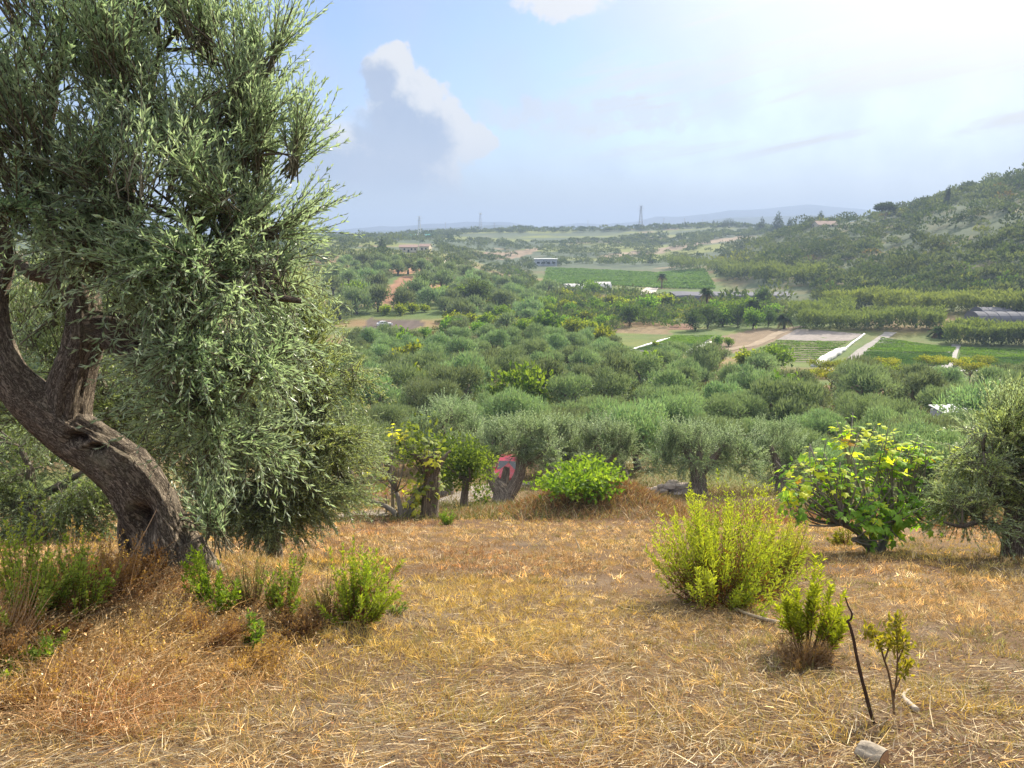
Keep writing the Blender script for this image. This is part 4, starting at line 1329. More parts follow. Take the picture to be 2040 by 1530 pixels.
fig_tree('loose fig with grey bent branches and glossy leaves beside the big olive crown', b,
    [(740, 1000, D1), (790, 980, D1), (830, 985, D1 + 0.2), (860, 960, D1 + 0.3)],
    [(790, 960, 40, 40, D1, 1.0, 8, 0.15), (850, 940, 50, 40, D1, 1.0, 11, 0.4), (800, 890, 50, 35, D1, 1.0, 10, 0.3), (860, 890, 45, 30, D1 + 0.2, 1.0, 9, 0.4), (740, 930, 40, 50, D1, 1.0, 6, 0.2), (870, 985, 35, 25, D1, 0.7, 7, 0.6), (780, 845, 40, 18, D1, 0.6, 5, 0.9), (820, 1000, 40, 20, D1, 0.7, 6, 0.2)],
    32, 0.27, 7, (0.14, 0.22, 0.05), (0.38, 0.46, 0.14), bare=0.15, rad=0.06)

def far_point(px, d):
    """ground point in photo column px, d metres ahead"""
    x = (px - W_ / 2) / F_ * d * 1.0
    y = d / cp * 0.97
    return np.array([x, y, float(HT(x, y))])

# rounded leafy tree on a short black trunk, and the bright bush on the mound
def leafy(label, px, py, rad, high, seed, ca, cb, n, L, Wd, name='green_tree', cat='tree', trunk=0.16, low=0.35):
    rng = np.random.default_rng(seed)
    p, d = hit(px, py)
    root = empty(name, p, label, cat)
    lobes = [(0, 0, high * 0.6, rad * 0.7, rad * 0.6, high * 0.38)]
    for k in range(11):
        a = rng.random() * 6.28; q = math.sqrt(rng.random()) * rad * 0.65
        s = rng.uniform(0.7, 1.15)
        lobes.append((math.cos(a) * q, math.sin(a) * q, high * rng.uniform(low, 0.8), s * rad * 0.4, s * rad * 0.4, s * high * 0.22))
    g = leafcloud(lobes, n, L, Wd, rng, ca, cb, 0.15, 0.55, 0.4, tone=0.25)
    spec = [[(np.array([0, 0, -0.3]), trunk * 1.2), (np.array([0.0, 0, 0.3]), trunk), (np.array([0.1, 0.05, high * 0.42]), trunk * 0.8)]]
    for k in range(5):
        a = k * 1.256
        spec.append(limb_to((0.08, 0.04, high * 0.36), (math.cos(a) * rad * 0.55, math.sin(a) * rad * 0.55, high * 0.62), trunk * 0.55, 0.02, rng, 0.1))
    bark_tubes('trunk', spec, M_BARK, root, 12, 4, 0.7, seed)
    g.build('crown', M_LEAF, root)
    return root
leafy('rounded evergreen tree with small dark glossy leaves left of the forked olive', 925, 1010, 1.35, 2.9, 61, (0.05, 0.095, 0.025), (0.18, 0.25, 0.06), 3800, 0.15, 0.085, low=0.12)
leafy('bright green spreading bush growing on top of the dry dirt mound', 1155, 975, 2.0, 0.85, 62, (0.08, 0.15, 0.025), (0.24, 0.33, 0.06), 2000, 0.16, 0.11, 'fig_bush', 'bush', 0.07, 0.2)
leafy('tree with short cut black trunk and one stub limb under the loose fig', 857, 1030, 1.2, 3.4, 63, (0.05, 0.09, 0.025), (0.22, 0.28, 0.08), 320, 0.19, 0.11, 'green_tree', 'tree', 0.27, 0.5)

# ------------------------------------------------------------------ herbaceous shrubs
def shrub(label, base, rad, high, nst, leafL, leafW, seed, ca, cb, dens=55, leanxy=(0, 0), brown=0.35, name='shrub', cat='shrub', bottom=0.35, spread=0.9, stemc=(0.17, 0.11, 0.06), curve=0.35, hv=0.3, side=0.05, dome=0.33):
    """many upright leafy stems fanning out of one stock"""
    rng = np.random.default_rng(seed)
    root = empty(name, base, label, cat)
    lf, st = Geo(), Geo()
    ncl = max(7, nst // 11)
    ca_ = rng.random(ncl) * 6.283; cq_ = np.sqrt(rng.random(ncl)); ch_ = rng.uniform(1 - hv * 1.5, 1.0 + hv * 0.4, ncl); ctone = rng.normal(0, 0.16, ncl)
    for k in range(nst):
        w_ = rng.integers(0, ncl)
        cx = math.cos(ca_[w_]) * cq_[w_] + rng.normal(0, 0.2); cy_ = math.sin(ca_[w_]) * cq_[w_] + rng.normal(0, 0.2)
        q = min(1.15, math.hypot(cx, cy_))
        h = high * (1 - dome * q * q) * ch_[w_] * rng.uniform(0.55, 1.08)
        e = np.array([cx * rad * spread + leanxy[0], cy_ * rad * spread + leanxy[1], h])
        b = np.array([cx * rad * 0.22, cy_ * rad * 0.22, -0.04])
        t = np.linspace(0, 1, 6)
        P = b + (e - b) * t[:, None]
        P[:, 2] = b[2] + (e[2] - b[2]) * (t ** (1 - curve * q) * 0.0 + (t * (1 - curve * q) + curve * q * t ** 2.2))
        P += rng.normal(0, 0.012, P.shape) * t[:, None]
        V, Fs = tube(P, 0.005 * (1.2 - t), 4, False)
        st.add(V, Fs, np.array(stemc) * rng.uniform(0.7, 1.3))
        n = int(dens * rng.uniform(0.7, 1.3))
        s = bottom + (1 - bottom) * np.sort(rng.random(n) ** 0.8)
        i = np.clip((s * 5).astype(int), 0, 4); f = (s * 5 - i)[:, None]
        pos = P[i] * (1 - f) + P[i + 1] * f
        T = norm(P[i + 1] - P[i])
        # short side shoots carry the leaves away from the stem
        ph = np.arange(n) * 2.4 + rng.random() * 6
        sd = norm(np.cross(T, np.array([0.3, 0.9, 0.1])))
        rd = np.cos(ph)[:, None] * sd + np.sin(ph)[:, None] * np.cross(T, sd)
        pos = pos + rd * (rng.random((n, 1)) ** 2) * side * high * (1.1 - s[:, None])
        D = T * 0.8 + rd * 0.75 + rng.normal(0, 0.18, (n, 3))
        N = -rd * 0.6 + T + rng.normal(0, 0.3, (n, 3))
        V, F = cards(pos, D, N, leafL * rng.uniform(0.6, 1.2, n) * (1.15 - 0.4 * s), leafW, 0.08)
        c = pick(ca, cb, np.clip(0.25 + 0.5 * s + ctone[w_] + rng.normal(0, 0.2, n), 0, 1))
        dry = rng.random(n) < brown * np.clip(1.25 - s * 1.6, 0, 1)
        c[dry] = np.array((0.17, 0.09, 0.04)) * rng.uniform(0.6, 1.5, (dry.sum(), 1))
        lf.add(V, F, np.repeat(c, 4, 0))
    st.build('stems', M_TWIG, root)
    lf.build('foliage', M_LEAF, root)
    return root

SA, SB = (0.13, 0.21, 0.028), (0.40, 0.48, 0.065)
def gp(px, py): return hit(px, py)[0]
def wpx(base, s): return s * float(project(base)[2][0]) / F_

b = gp(1435, 1195)
shrub('big wild shrub with many upright yellow-green leafy stems and brown dry centre', b, wpx(b, 170), wpx(b, 262), 170, 0.07, 0.0155, 71, SA, SB, 92, (0.02, 0.0), 0.85, bottom=0.2, side=0.07)
b = gp(1545, 1170)
shrub('looser yellowing shrub leaning right out of the big wild shrub', b, wpx(b, 75), wpx(b, 165), 70, 0.06, 0.012, 72, (0.13, 0.16, 0.03), (0.33, 0.34, 0.06), 80, (0.12, 0.05), 0.9, bottom=0.25)
b = gp(1605, 1300)
shrub('smaller lime green shrub with bare reddish stems at its foot', b, wpx(b, 85), wpx(b, 205), 30, 0.085, 0.018, 73, (0.11, 0.17, 0.02), (0.34, 0.38, 0.045), 78, (0, 0), 0.5, bottom=0.42, spread=0.85)
b = gp(1690, 1085)
shrub('low yellow-green shrub under the left branches of the fig tree', b, wpx(b, 42), wpx(b, 60), 40, 0.06, 0.02, 74, (0.10, 0.14, 0.02), (0.27, 0.29, 0.04), 40, (0, 0), 0.6, bottom=0.2)
b = gp(702, 1235)
shrub('fresh green shrub with one taller stem in the dry grass right of the leaning trunk', b, wpx(b, 78), wpx(b, 150), 40, 0.066, 0.018, 75, (0.10, 0.18, 0.025), (0.31, 0.38, 0.06), 62, (0.02, 0), 0.3, bottom=0.2, side=0.025, dome=0.1, spread=1.25)
b = gp(722, 1235)
shrub('single tall green stem rising from the fresh green shrub', b, wpx(b, 12), wpx(b, 190), 5, 0.06, 0.017, 76, (0.10, 0.18, 0.025), (0.31, 0.38, 0.06), 55, (0.06, 0), 0.3, bottom=0.3)
b = gp(560, 1225)
shrub('thin green shrub between the leaning trunk and the fresh green shrub', b, wpx(b, 52), wpx(b, 125), 18, 0.06, 0.016, 77, (0.08, 0.13, 0.025), (0.22, 0.28, 0.05), 50, (0.08, 0), 0.4, bottom=0.3, side=0.025, dome=0.1, spread=1.25)
b = gp(430, 1205)
shrub('green sprout cluster with yellow lower leaves at the foot of the leaning trunk', b, wpx(b, 52), wpx(b, 115), 24, 0.068, 0.02, 78, (0.07, 0.14, 0.025), (0.24, 0.30, 0.04), 44, (0.02, 0), 0.1, bottom=0.15, side=0.025, dome=0.1, spread=1.25)
b = gp(492, 1290)
shrub('small green weed with upright leaves in the reddish dry weeds', b, wpx(b, 28), wpx(b, 70), 16, 0.06, 0.018, 79, (0.06, 0.12, 0.02), (0.20, 0.28, 0.05), 30, (0, 0), 0.1, bottom=0.1, side=0.025, dome=0.1, spread=1.25)
b = gp(500, 1200)
shrub('wispy grey-green weed with tiny leaves beside the leaning trunk', b, wpx(b, 60), wpx(b, 120), 50, 0.022, 0.007, 80, (0.10, 0.12, 0.05), (0.22, 0.23, 0.11), 50, (0, 0), 0.2, bottom=0.25)
b = gp(655, 1225)
shrub('grey wispy half-dry weed left behind the fresh green shrub', b, wpx(b, 50), wpx(b, 110), 44, 0.022, 0.007, 81, (0.13, 0.12, 0.06), (0.24, 0.22, 0.12), 45, (0, 0), 0.5, bottom=0.2)
b = gp(40, 1235)
shrub('lush green leafy shrub cut by the left edge below the leaning trunk', b, wpx(b, 110), wpx(b, 235), 75, 0.048, 0.02, 82, (0.10, 0.16, 0.03), (0.34, 0.38, 0.08), 55, (0, 0), 0.15, bottom=0.15, side=0.025, dome=0.1, spread=1.25)
b = gp(150, 1240)
shrub('green leafy shrub right of the lush one, mixed with dry brown stems', b, wpx(b, 70), wpx(b, 160), 55, 0.042, 0.02, 83, (0.09, 0.15, 0.03), (0.28, 0.34, 0.07), 45, (0.05, 0), 0.7, bottom=0.3, side=0.025, dome=0.1, spread=1.25)
b = gp(70, 1330)
shrub('low bright green plant near the left bottom corner', b, wpx(b, 75), wpx(b, 75), 36, 0.06, 0.026, 84, (0.09, 0.17, 0.03), (0.28, 0.36, 0.06), 30, (0, 0), 0.15, bottom=0.1, side=0.025, dome=0.1, spread=1.25)
b = gp(782, 1222)
shrub('tiny low green weed right of the fresh green shrub', b, wpx(b, 30), wpx(b, 30), 10, 0.05, 0.016, 85, (0.07, 0.12, 0.03), (0.18, 0.22, 0.07), 18, (0.03, 0), 0.2, bottom=0.1)
b = gp(890, 1045)
shrub('small bright green weed at the foot of the short black trunk', b, wpx(b, 22), wpx(b, 34), 30, 0.07, 0.02, 86, (0.07, 0.14, 0.02), (0.20, 0.28, 0.04), 30, (0, 0), 0.0, bottom=0.0)
b = gp(310, 1155)
shrub('reddish brown withered bush in the shade against the leaning trunk', b, wpx(b, 70), wpx(b, 95), 60, 0.03, 0.014, 87, (0.09, 0.05, 0.025), (0.28, 0.17, 0.08), 40, (-0.05, -0.1), 0.9, bottom=0.2, name='dry_bush', cat='bush')
b = gp(215, 1215)
shrub('tangled tan dead bush in front of the hollow of the leaning trunk', b, wpx(b, 95), wpx(b, 175), 150, 0.026, 0.012, 88, (0.22, 0.13, 0.06), (0.42, 0.28, 0.14), 60, (0, 0), 0.9, bottom=0.15, name='dry_bush', cat='bush', stemc=(0.3, 0.19, 0.1))
b = gp(95, 1290)
shrub('dark reddish dead bush between the green plants at the left edge', b, wpx(b, 75), wpx(b, 95), 90, 0.05, 0.02, 89, (0.10, 0.05, 0.025), (0.30, 0.17, 0.08), 30, (0, 0), 0.9, bottom=0.15, name='dry_bush', cat='bush', stemc=(0.2, 0.11, 0.06))
b = gp(600, 1260)
shrub('dark brown dead bush in front of the fresh green shrub', b, wpx(b, 75), wpx(b, 62), 90, 0.03, 0.010, 90, (0.09, 0.06, 0.035), (0.24, 0.15, 0.08), 40, (0, 0), 0.9, bottom=0.1, name='dry_bush', cat='bush', stemc=(0.16, 0.1, 0.06))
b = gp(1480, 1180)
shrub('dead brown twiggy bush hidden in the middle of the big wild shrub', b, wpx(b, 85), wpx(b, 105), 130, 0.022, 0.006, 91, (0.10, 0.055, 0.03), (0.26, 0.15, 0.08), 40, (0, 0), 0.9, bottom=0.2, name='dry_bush', cat='bush', stemc=(0.16, 0.09, 0.05))
b = gp(1600, 1330)
shrub('low dark dry tuft at the shaded foot of the smaller lime shrub', b, wpx(b, 75), wpx(b, 60), 140, 0.03, 0.006, 92, (0.12, 0.08, 0.045), (0.30, 0.2, 0.1), 26, (0, 0), 0.9, bottom=0.0, name='dry_bush', cat='bush', stemc=(0.26, 0.17, 0.09))

for k, (px, py, w, h, lab) in enumerate(((60, 1400, 95, 120, 'tan dead weed bush above the left bottom corner'), (175, 1370, 90, 130, 'tangled rusty weed bush below the tangled tan dead bush'), (300, 1300, 90, 100, 'straw-coloured weed bush in front of the foot of the leaning trunk'),
                                            (395, 1270, 80, 75, 'low brown weed bush below the green sprout cluster'), (-20, 1310, 90, 170, 'tall brown dead weeds cut by the left edge'), (255, 1400, 85, 90, 'faded weed bush at the edge of the flattened straw, lower left'),
                                            (130, 1180, 80, 120, 'rusty dead weeds between the lush green shrub and the leaning trunk'), (480, 1330, 70, 50, 'low reddish weed bush below the small green weed'))):
    b = gp(px, py)
    shrub(lab, b, wpx(b, w), wpx(b, h), 120, 0.03, 0.010, 150 + k, [(0.20, 0.11, 0.05), (0.16, 0.085, 0.04), (0.26, 0.16, 0.08)][k % 3], [(0.46, 0.31, 0.15), (0.38, 0.23, 0.11), (0.52, 0.40, 0.22)][k % 3], 34, (RNG.normal(0, 0.08), RNG.normal(0, 0.08)), 0.25, bottom=0.1, name='dry_bush', cat='bush', stemc=(0.40, 0.27, 0.15), side=0.11, dome=0.1, spread=1.1, hv=0.45)
# young citrus-like sapling, bare hooked stick, cut log, fallen branches
def sapling():
    b = gp(1782, 1425)
    rng = np.random.default_rng(9)
    root = empty('sapling', b, 'young sapling with yellow-green leaves at the lower right beside the hooked stick', 'sapling')
    o = np.array(b); d = float(project(b)[2][0])
    P = lambda x, y, z=0: at(x, y, d + z) - o
    st, lf = Geo(), Geo()
    stems = [[(1782, 1440), (1779, 1390), (1770, 1340), (1760, 1310), (1752, 1280), (1738, 1262), (1722, 1262)], [(1780, 1395), (1786, 1350), (1788, 1300), (1786, 1255), (1783, 1228)], [(1779, 1380), (1792, 1355), (1803, 1335), (1812, 1318)], [(1762, 1315), (1770, 1290), (1768, 1265)], [(1787, 1320), (1800, 1290), (1797, 1268)]]
    for k, s in enumerate(stems):
        q = np.array([P(x, y, 0.05 * math.sin(k * 2 + i)) for i, (x, y) in enumerate(s)])
        r = np.linspace(0.009 if k == 0 else 0.006, 0.0025, len(q))
        V, Fs = tube(q, r, 6, True, None, 3)
        st.add(V, Fs, (0.14, 0.09, 0.05))
        n = 120 if k < 2 else 60
        t = (0.45 + 0.55 * rng.random(n)) * (len(q) - 1)
        if k == 0: t = (0.55 + 0.45 * rng.random(n)) * (len(q) - 1)
        i = np.clip(t.astype(int), 0, len(q) - 2); f = (t - i)[:, None]
        pos = q[i] * (1 - f) + q[i + 1] * f + rng.normal(0, 0.022, (n, 3))
        D = rnd_dirs(n, rng) * 0.7 + np.array([0, 0, 0.7])
        V, F = cards(pos, D, rnd_dirs(n, rng), 0.05 * rng.uniform(0.6, 1.2, n), 0.019, 0.08)
        lf.add(V, F, np.repeat(pick((0.12, 0.13, 0.025), (0.34, 0.29, 0.045), rng.random(n)), 4, 0))
    st.build('stem', M_TWIG, root, True)
    lf.build('foliage', M_LEAF, root)
sapling()

def stick(name, label, cat, pts, rad, col, off=0.0, seed=0, mat=None, ground=False):
    P = []
    b = gp(*pts[0][:2])
    d = float(project(b)[2][0])
    for q in pts:
        if ground:
            p = gp(q[0], q[1]); p[2] += off + (q[2] if len(q) > 2 else 0)
        else:
            p = at(q[0], q[1], d + (q[2] if len(q) > 2 else 0))
        P.append(p)
    P = np.array(P)
    rng = np.random.default_rng(seed)
    r = np.linspace(rad, rad * 0.35, len(P))
    o = P[0].copy()
    V, Fs = tube(P - o, r, 8, True, lambda th, s: 1 + 0.2 * vn3(np.cos(th) * 2, np.sin(th) * 2, s * 12, seed), 5)
    ob = mk(name, V, Fs, mat or M_TWIG, None, np.tile(np.array(col), (len(V), 1)) * (0.8 + 0.4 * rng.random((len(V), 1))), True)
    ob.location = o
    return tag(ob, label, cat)
stick('stick', 'bare dark stick with a hooked top stuck upright in the ground', 'stick', [(1740, 1440), (1728, 1395), (1715, 1345), (1706, 1305), (1699, 1268), (1692, 1243), (1688, 1238), (1695, 1233), (1697, 1222), (1690, 1208), (1684, 1190)], 0.012, (0.05, 0.03, 0.02), 0, 1)
stick('fallen_branch', 'pale curved dead branch lying in front of the big wild shrub', 'branch', [(1560, 1248), (1520, 1238), (1480, 1225), (1452, 1210), (1437, 1200), (1432, 1192), (1440, 1180)], 0.022, (0.34, 0.27, 0.19), 0.03, 2, ground=True)
stick('fallen_branch', 'thin pale forked twig rising from the curved dead branch', 'branch', [(1440, 1205), (1446, 1190, -0.05), (1448, 1178, -0.05), (1449, 1166, -0.05)], 0.012, (0.38, 0.31, 0.2), 0, 3)
stick('fallen_branch', 'grey crooked twig lying right of the sapling', 'branch', [(1825, 1420), (1812, 1408), (1800, 1395), (1802, 1385), (1810, 1378)], 0.02, (0.36, 0.30, 0.24), 0.02, 4, ground=True)
stick('dry_stalk', 'long pale dead stalk leaning diagonally in front of the leaning trunk', 'stalk', [(212, 1195), (235, 1155), (255, 1120), (275, 1085), (297, 1045), (312, 1015)], 0.0075, (0.40, 0.28, 0.18), 0, 5)
stick('dry_stalk', 'thin upright dead stalk left of the leaning trunk base', 'stalk', [(240, 1090), (241, 1060), (245, 1030), (238, 1012), (232, 1000)], 0.006, (0.36, 0.27, 0.18), 0, 6)
stick('dry_stalk', 'pale bent dead stalk at the left edge over the green shrub', 'stalk', [(0, 1160), (18, 1122), (38, 1088), (62, 1060), (72, 1042)], 0.006, (0.45, 0.35, 0.2), 0, 7)
stick('dry_stalk', 'straw stalk standing alone at the lower left', 'stalk', [(152, 1475), (151, 1440), (152, 1410), (154, 1385)], 0.004, (0.40, 0.28, 0.16), 0, 8)
stick('dry_stalk', 'pale stalk lying on the dry slope near the middle', 'stalk', [(1155, 1096), (1150, 1082), (1144, 1069)], 0.02, (0.5, 0.4, 0.27), 0, 9)

def log_end():
    b = gp(1745, 1520)
    root = empty('log', b, 'short sawn log with whitish bark and brown cut end at the bottom edge', 'log')
    d = float(project(b)[2][0])
    u = norm(np.array([0.62, -0.78, 0.10])); L = 0.135; r = 0.048
    c = np.array([0.0, 0.0, 0.042])
    P = [c - u * L * 0.7 + u * L * t for t in np.linspace(0, 1, 8)]
    rr = np.array([0.9, 1.0, 1.04, 1.0, 0.98, 1.0, 1.02, 1.0]) * r
    disp = lambda th, s: 1 + 0.16 * vn3(np.cos(th) * 3, np.sin(th) * 3, s * 14, 4) + 0.28 * vn3(np.cos(th) * 1.3, np.sin(th) * 1.3, 1.0, 6)
    V, Fs = tube(P, rr, 24, True, disp, 3)
    o = mk('bark', V, Fs[:2], M_LOGB, root, None, True)
    e = P[-1] + u * 0.003
    ring = V[-2 - 24:-2] + u * 0.003
    mk('cut_face', np.concatenate([ring * 0.985 + e * 0.015, [e]]), [np.stack([np.arange(24), (np.arange(24) + 1) % 24, np.full(24, 24)], -1)], M_LOGC, root)
M_LOGB = plain_mat('log_bark', (0.31, 0.26, 0.20), 0.9, 0.1, 0.95, 16, bump=0.02)
M_LOGC = plain_mat('log_cut', (0.34, 0.20, 0.11), 0.85, 0.1, 0.6, 45, bump=0.004)
log_end()

# ------------------------------------------------------------------ dry grass, straw and low weeds
def blades(P, D, L, Wd, C, geo, bendv=None):
    """two-segment tapering blades"""
    D = norm(D)
    n = len(P)
    S = norm(np.cross(D, RNG.normal(size=(n, 3))))
    L = np.asarray(L)[:, None]; Wd = np.asarray(Wd)[:, None]
    b = bendv if bendv is not None else np.zeros((n, 3))
    m = P + D * L * 0.5 + b * L * 0.18
    t = P + D * L * 0.95 + b * L * 0.65
    V = np.stack([P - S * Wd * 0.5, P + S * Wd * 0.5, m + S * Wd * 0.4, m - S * Wd * 0.4, t], 1).reshape(-1, 3)
    k = (np.arange(n) * 5)[:, None]
    geo.add(V, [k + np.array([[0, 1, 2, 3]]), k + np.array([[3, 2, 4]])], np.repeat(C, 5, 0))

def scatter_fan(n, y0, y1, hw=1.0, p=1.0):
    """random ground points inside the view wedge, denser close by"""
    u = RNG.random(n)
    y = (y0 ** p + u * (y1 ** p - y0 ** p)) ** (1 / p) if p else y0 * (y1 / y0) ** u
    x = RNG.uniform(-hw, hw, n)
    x = np.where(np.abs(x) > 0.78, np.sign(x) * (0.78 + (np.abs(x) - 0.78) * 1.8), x) * (y + 0.6)
    return x, y

PALE = np.array((0.56, 0.455, 0.285)); TAN = np.array((0.50, 0.340, 0.155)); YEL = np.array((0.59, 0.435, 0.12)); RED = np.array((0.30, 0.155, 0.072)); OLV = np.array((0.25, 0.23, 0.075)); GRY = np.array((0.36, 0.30, 0.22))

def build_grass():
    # short standing grass
    g = Geo()
    for (nt, kb, y0, y1, p, hl, wd) in ((34000, 7, 2.0, 9.5, 0.9, 1.0, 1.0), (58000, 7, 9.5, 34.0, 0.7, 1.15, 2.2)):
        x, y = scatter_fan(nt, y0, y1, p=p)
        dn = fbm(x * 0.55, y * 0.55, 0, 51, 4); tf = fbm(x * 2.6, y * 2.6, 0, 52, 2)
        keep = RNG.random(nt) < np.clip(0.72 + dn * 1.3 + tf * 0.6, 0.16, 1) * (0.4 + 0.6 * sstep(4.2, 6.5, y))
        x, y, dn, tf = x[keep], y[keep], dn[keep], tf[keep]
        yl = sstep(-0.05, 0.4, fbm(x * 0.42 + 4, y * 0.42, 0, 53, 3)); rd = sstep(0.08, 0.5, fbm(x * 0.36 - 9, y * 0.36, 0, 54, 3))
        gr = sstep(0.05, 0.35, fbm(x * 0.5 + 21, y * 0.5, 0, 55, 3)) * sstep(0.5, 2.5, x)
        m = len(x)
        C = TAN * (1 - yl[:, None]) + YEL * yl[:, None]
        C = C * (1 - 0.75 * rd[:, None]) + RED * 1.2 * 0.75 * rd[:, None]
        k = RNG.random((m, 1))
        C = np.where(k < 0.18, PALE, C); C = np.where(k > 0.95 - 0.55 * gr[:, None], OLV, C)
        C = C * np.exp(RNG.normal(-0.05, 0.46, (m, 1)))
        Lt = (0.035 + 0.075 * RNG.random(m) ** 1.5) * (1 + 0.5 * np.clip(tf, -0.6, 1)) * hl * np.where(x < -0.8 - 0.1 * y, 1.3, 1.0)
        tl = RNG.normal(0, 0.3, (m, 3))
        sx = np.repeat(x, kb) + RNG.normal(0, 0.018 * wd, m * kb); sy = np.repeat(y, kb) + RNG.normal(0, 0.018 * wd, m * kb)
        n = m * kb
        P = np.stack([sx, sy, HT(sx, sy) - 0.005], 1)
        lay = np.repeat(tl, kb, 0) + RNG.normal(0, 0.45, (n, 3)); lay[:, 2] = 0
        L = np.repeat(Lt, kb) * RNG.uniform(0.6, 1.25, n)
        blades(P, lay + np.array([0, 0, 1.0]), L, (0.003 + 0.002 * RNG.random(n)) * wd, np.repeat(C, kb, 0) * RNG.uniform(0.7, 1.3, (n, 1)), g, lay * 0.7)
    tag(g.build('dry_grass', M_DRY), kind='stuff')
    # long straw lying on the ground, combed in drifts
    g = Geo()
    n = 130000
    x, y = scatter_fan(n, 1.8, 14, p=0.5)
    dn = fbm(x * 0.6 + 3, y * 0.6, 0, 61, 4)
    keep = RNG.random(n) < np.clip(0.36 + dn * 1.5 + sstep(6.5, 3.8, y) * 0.4, 0.04, 1)
    x, y = x[keep], y[keep]; n = len(x)
    th = 1.2 * math.pi * fbm(x * 0.7, y * 0.7, 0, 62, 3) + RNG.normal(0, 0.75, n) + 0.35
    D = np.stack([np.cos(th), np.sin(th) * 0.9, RNG.normal(0.06, 0.13, n) - 0.3 * np.sin(th) * 0.9], 1)
    P = np.stack([x, y, HT(x, y) + 0.008 + 0.03 * RNG.random(n)], 1)
    L = (0.03 + 0.20 * RNG.random(n) ** 1.7) * (0.8 + 0.45 * sstep(7, 4, y))
    k = RNG.random((n, 1))
    C = np.where(k < 0.5, PALE * 1.05, np.where(k < 0.75, GRY * 0.8, TAN)) * np.exp(RNG.normal(-0.1, 0.45, (n, 1)))
    bend = RNG.normal(0, 0.16, (n, 3)); bend[:, 2] -= 0.12
    blades(P, D, L, 0.0016 + 0.0042 * RNG.random(n) ** 2, C, g, bend)
    m = 64000
    x, y = scatter_fan(m, 1.9, 14, p=0.6)
    V, F = cards(np.stack([x, y, HT(x, y) + 0.004 + 0.012 * RNG.random(m)], 1), rnd_dirs(m) * np.array([1, 1, 0.35]), rnd_dirs(m) * 0.5 + np.array([0, 0, 1.0]), RNG.uniform(0.010, 0.034, m), RNG.uniform(0.006, 0.015, m), 0.2)
    k = RNG.random((m, 1))
    C = np.where(k < 0.35, np.array((0.10, 0.065, 0.04)), np.where(k < 0.6, RED, np.where(k < 0.8, GRY, TAN))) * np.exp(RNG.normal(-0.1, 0.4, (m, 1)))
    g.add(V, F, np.repeat(C, 4, 0))
    tag(g.build('straw_litter', M_DRY), kind='stuff')
    # taller tufts: yellow bunch grass
    g = Geo()
    tuft = [(760, 1290), (830, 1300), (920, 1310), (1010, 1285), (1080, 1300), (700, 1270), (870, 1180), (960, 1165), (1040, 1180), (870, 1430), (600, 1400), (540, 1420), (1120, 1270), (980, 1440), (900, 1340), (1640, 1400), (1770, 1390), (1480, 1480), (1690, 1460), (350, 1440), (1880, 1390), (1960, 1420), (1250, 1440), (1100, 1500), (650, 1330)]
    cs = [gp(*t) for t in tuft]
    x, y = scatter_fan(330, 3.2, 20, p=0.8)
    cs += [np.array([a, b_, float(HT(a, b_))]) for a, b_ in zip(x, y)]
    for i, c in enumerate(cs):
        big = i < len(tuft)
        n = 170 if big else 46
        rr = (0.22 if big else 0.09) * RNG.uniform(0.6, 1.3)
        o = RNG.normal(0, rr, (n, 2))
        px_ = c[0] + o[:, 0]; py_ = c[1] + o[:, 1]
        P = np.stack([px_, py_, HT(px_, py_) - 0.01], 1)
        D = np.stack([o[:, 0] / rr * 0.4, o[:, 1] / rr * 0.4, np.full(n, 1.0)], 1) + RNG.normal(0, 0.3, (n, 3))
        base = [YEL, OLV * 1.3, TAN, YEL, PALE][i % 5] if not big else YEL
        C = np.where(RNG.random((n, 1)) < 0.25, OLV * 1.2, base) * RNG.uniform(0.65, 1.25, (n, 1))
        dd = RNG.normal(0, 0.5, (n, 3)); dd[:, 2] = -0.25
        blades(P, D, RNG.uniform(0.07, 0.2, n) * (1.0 if big else 0.9), RNG.uniform(0.003, 0.005, n), C, g, dd)
    tag(g.build('grass_tufts', M_DRY), kind='stuff')
    # rank dry weeds on the left below the old olive
    g = Geo()
    n = 46000
    px_ = RNG.uniform(-150, 640, n); py_ = RNG.uniform(1130, 1480, n)
    ok = RNG.random(n) < np.clip(1.1 - np.abs((px_ - 200) / 480) - np.clip((py_ - 1330) / 160, 0, 1) * 0.75, 0.03, 1)
    px_, py_ = px_[ok], py_[ok]
    # sample a coarse lattice of ground hits, then jitter
    gx = np.linspace(-150, 640, 24); gy = np.linspace(1130, 1480, 14)
    HX = np.array([[hit(a, b_)[0][:2] for a in gx] for b_ in gy])
    fx = (px_ + 150) / 790 * 23; fy = (py_ - 1130) / 350 * 13
    i = np.clip(fx.astype(int), 0, 22); j = np.clip(fy.astype(int), 0, 12); u = (fx - i)[:, None]; v = (fy - j)[:, None]
    xy = HX[j, i] * (1 - u) * (1 - v) + HX[j, i + 1] * u * (1 - v) + HX[j + 1, i] * (1 - u) * v + HX[j + 1, i + 1] * u * v
    x, y = xy[:, 0], xy[:, 1]; n = len(x)
    lump = fbm(x * 1.6, y * 1.6, 0, 71, 3)
    P = np.stack([x, y, HT(x, y) - 0.01 + np.clip(lump, 0, 1) * 0.10 * RNG.random(n)], 1)
    D = np.stack([RNG.normal(0, 0.75, n), RNG.normal(0, 0.75, n), np.full(n, 0.8)], 1)
    L = (0.05 + 0.30 * RNG.random(n) ** 1.6) * (1 + 0.5 * sstep(420, 150, px_)) * (0.7 + 0.6 * np.clip(lump + 0.4, 0, 1))
    k = RNG.random((n, 1)); rd = sstep(-0.2, 0.4, fbm(x * 0.9, y * 0.9, 0, 72, 3))[:, None]
    C = TAN * 0.9 * (1 - rd) + (RED * 0.8 + TAN * 0.25) * rd
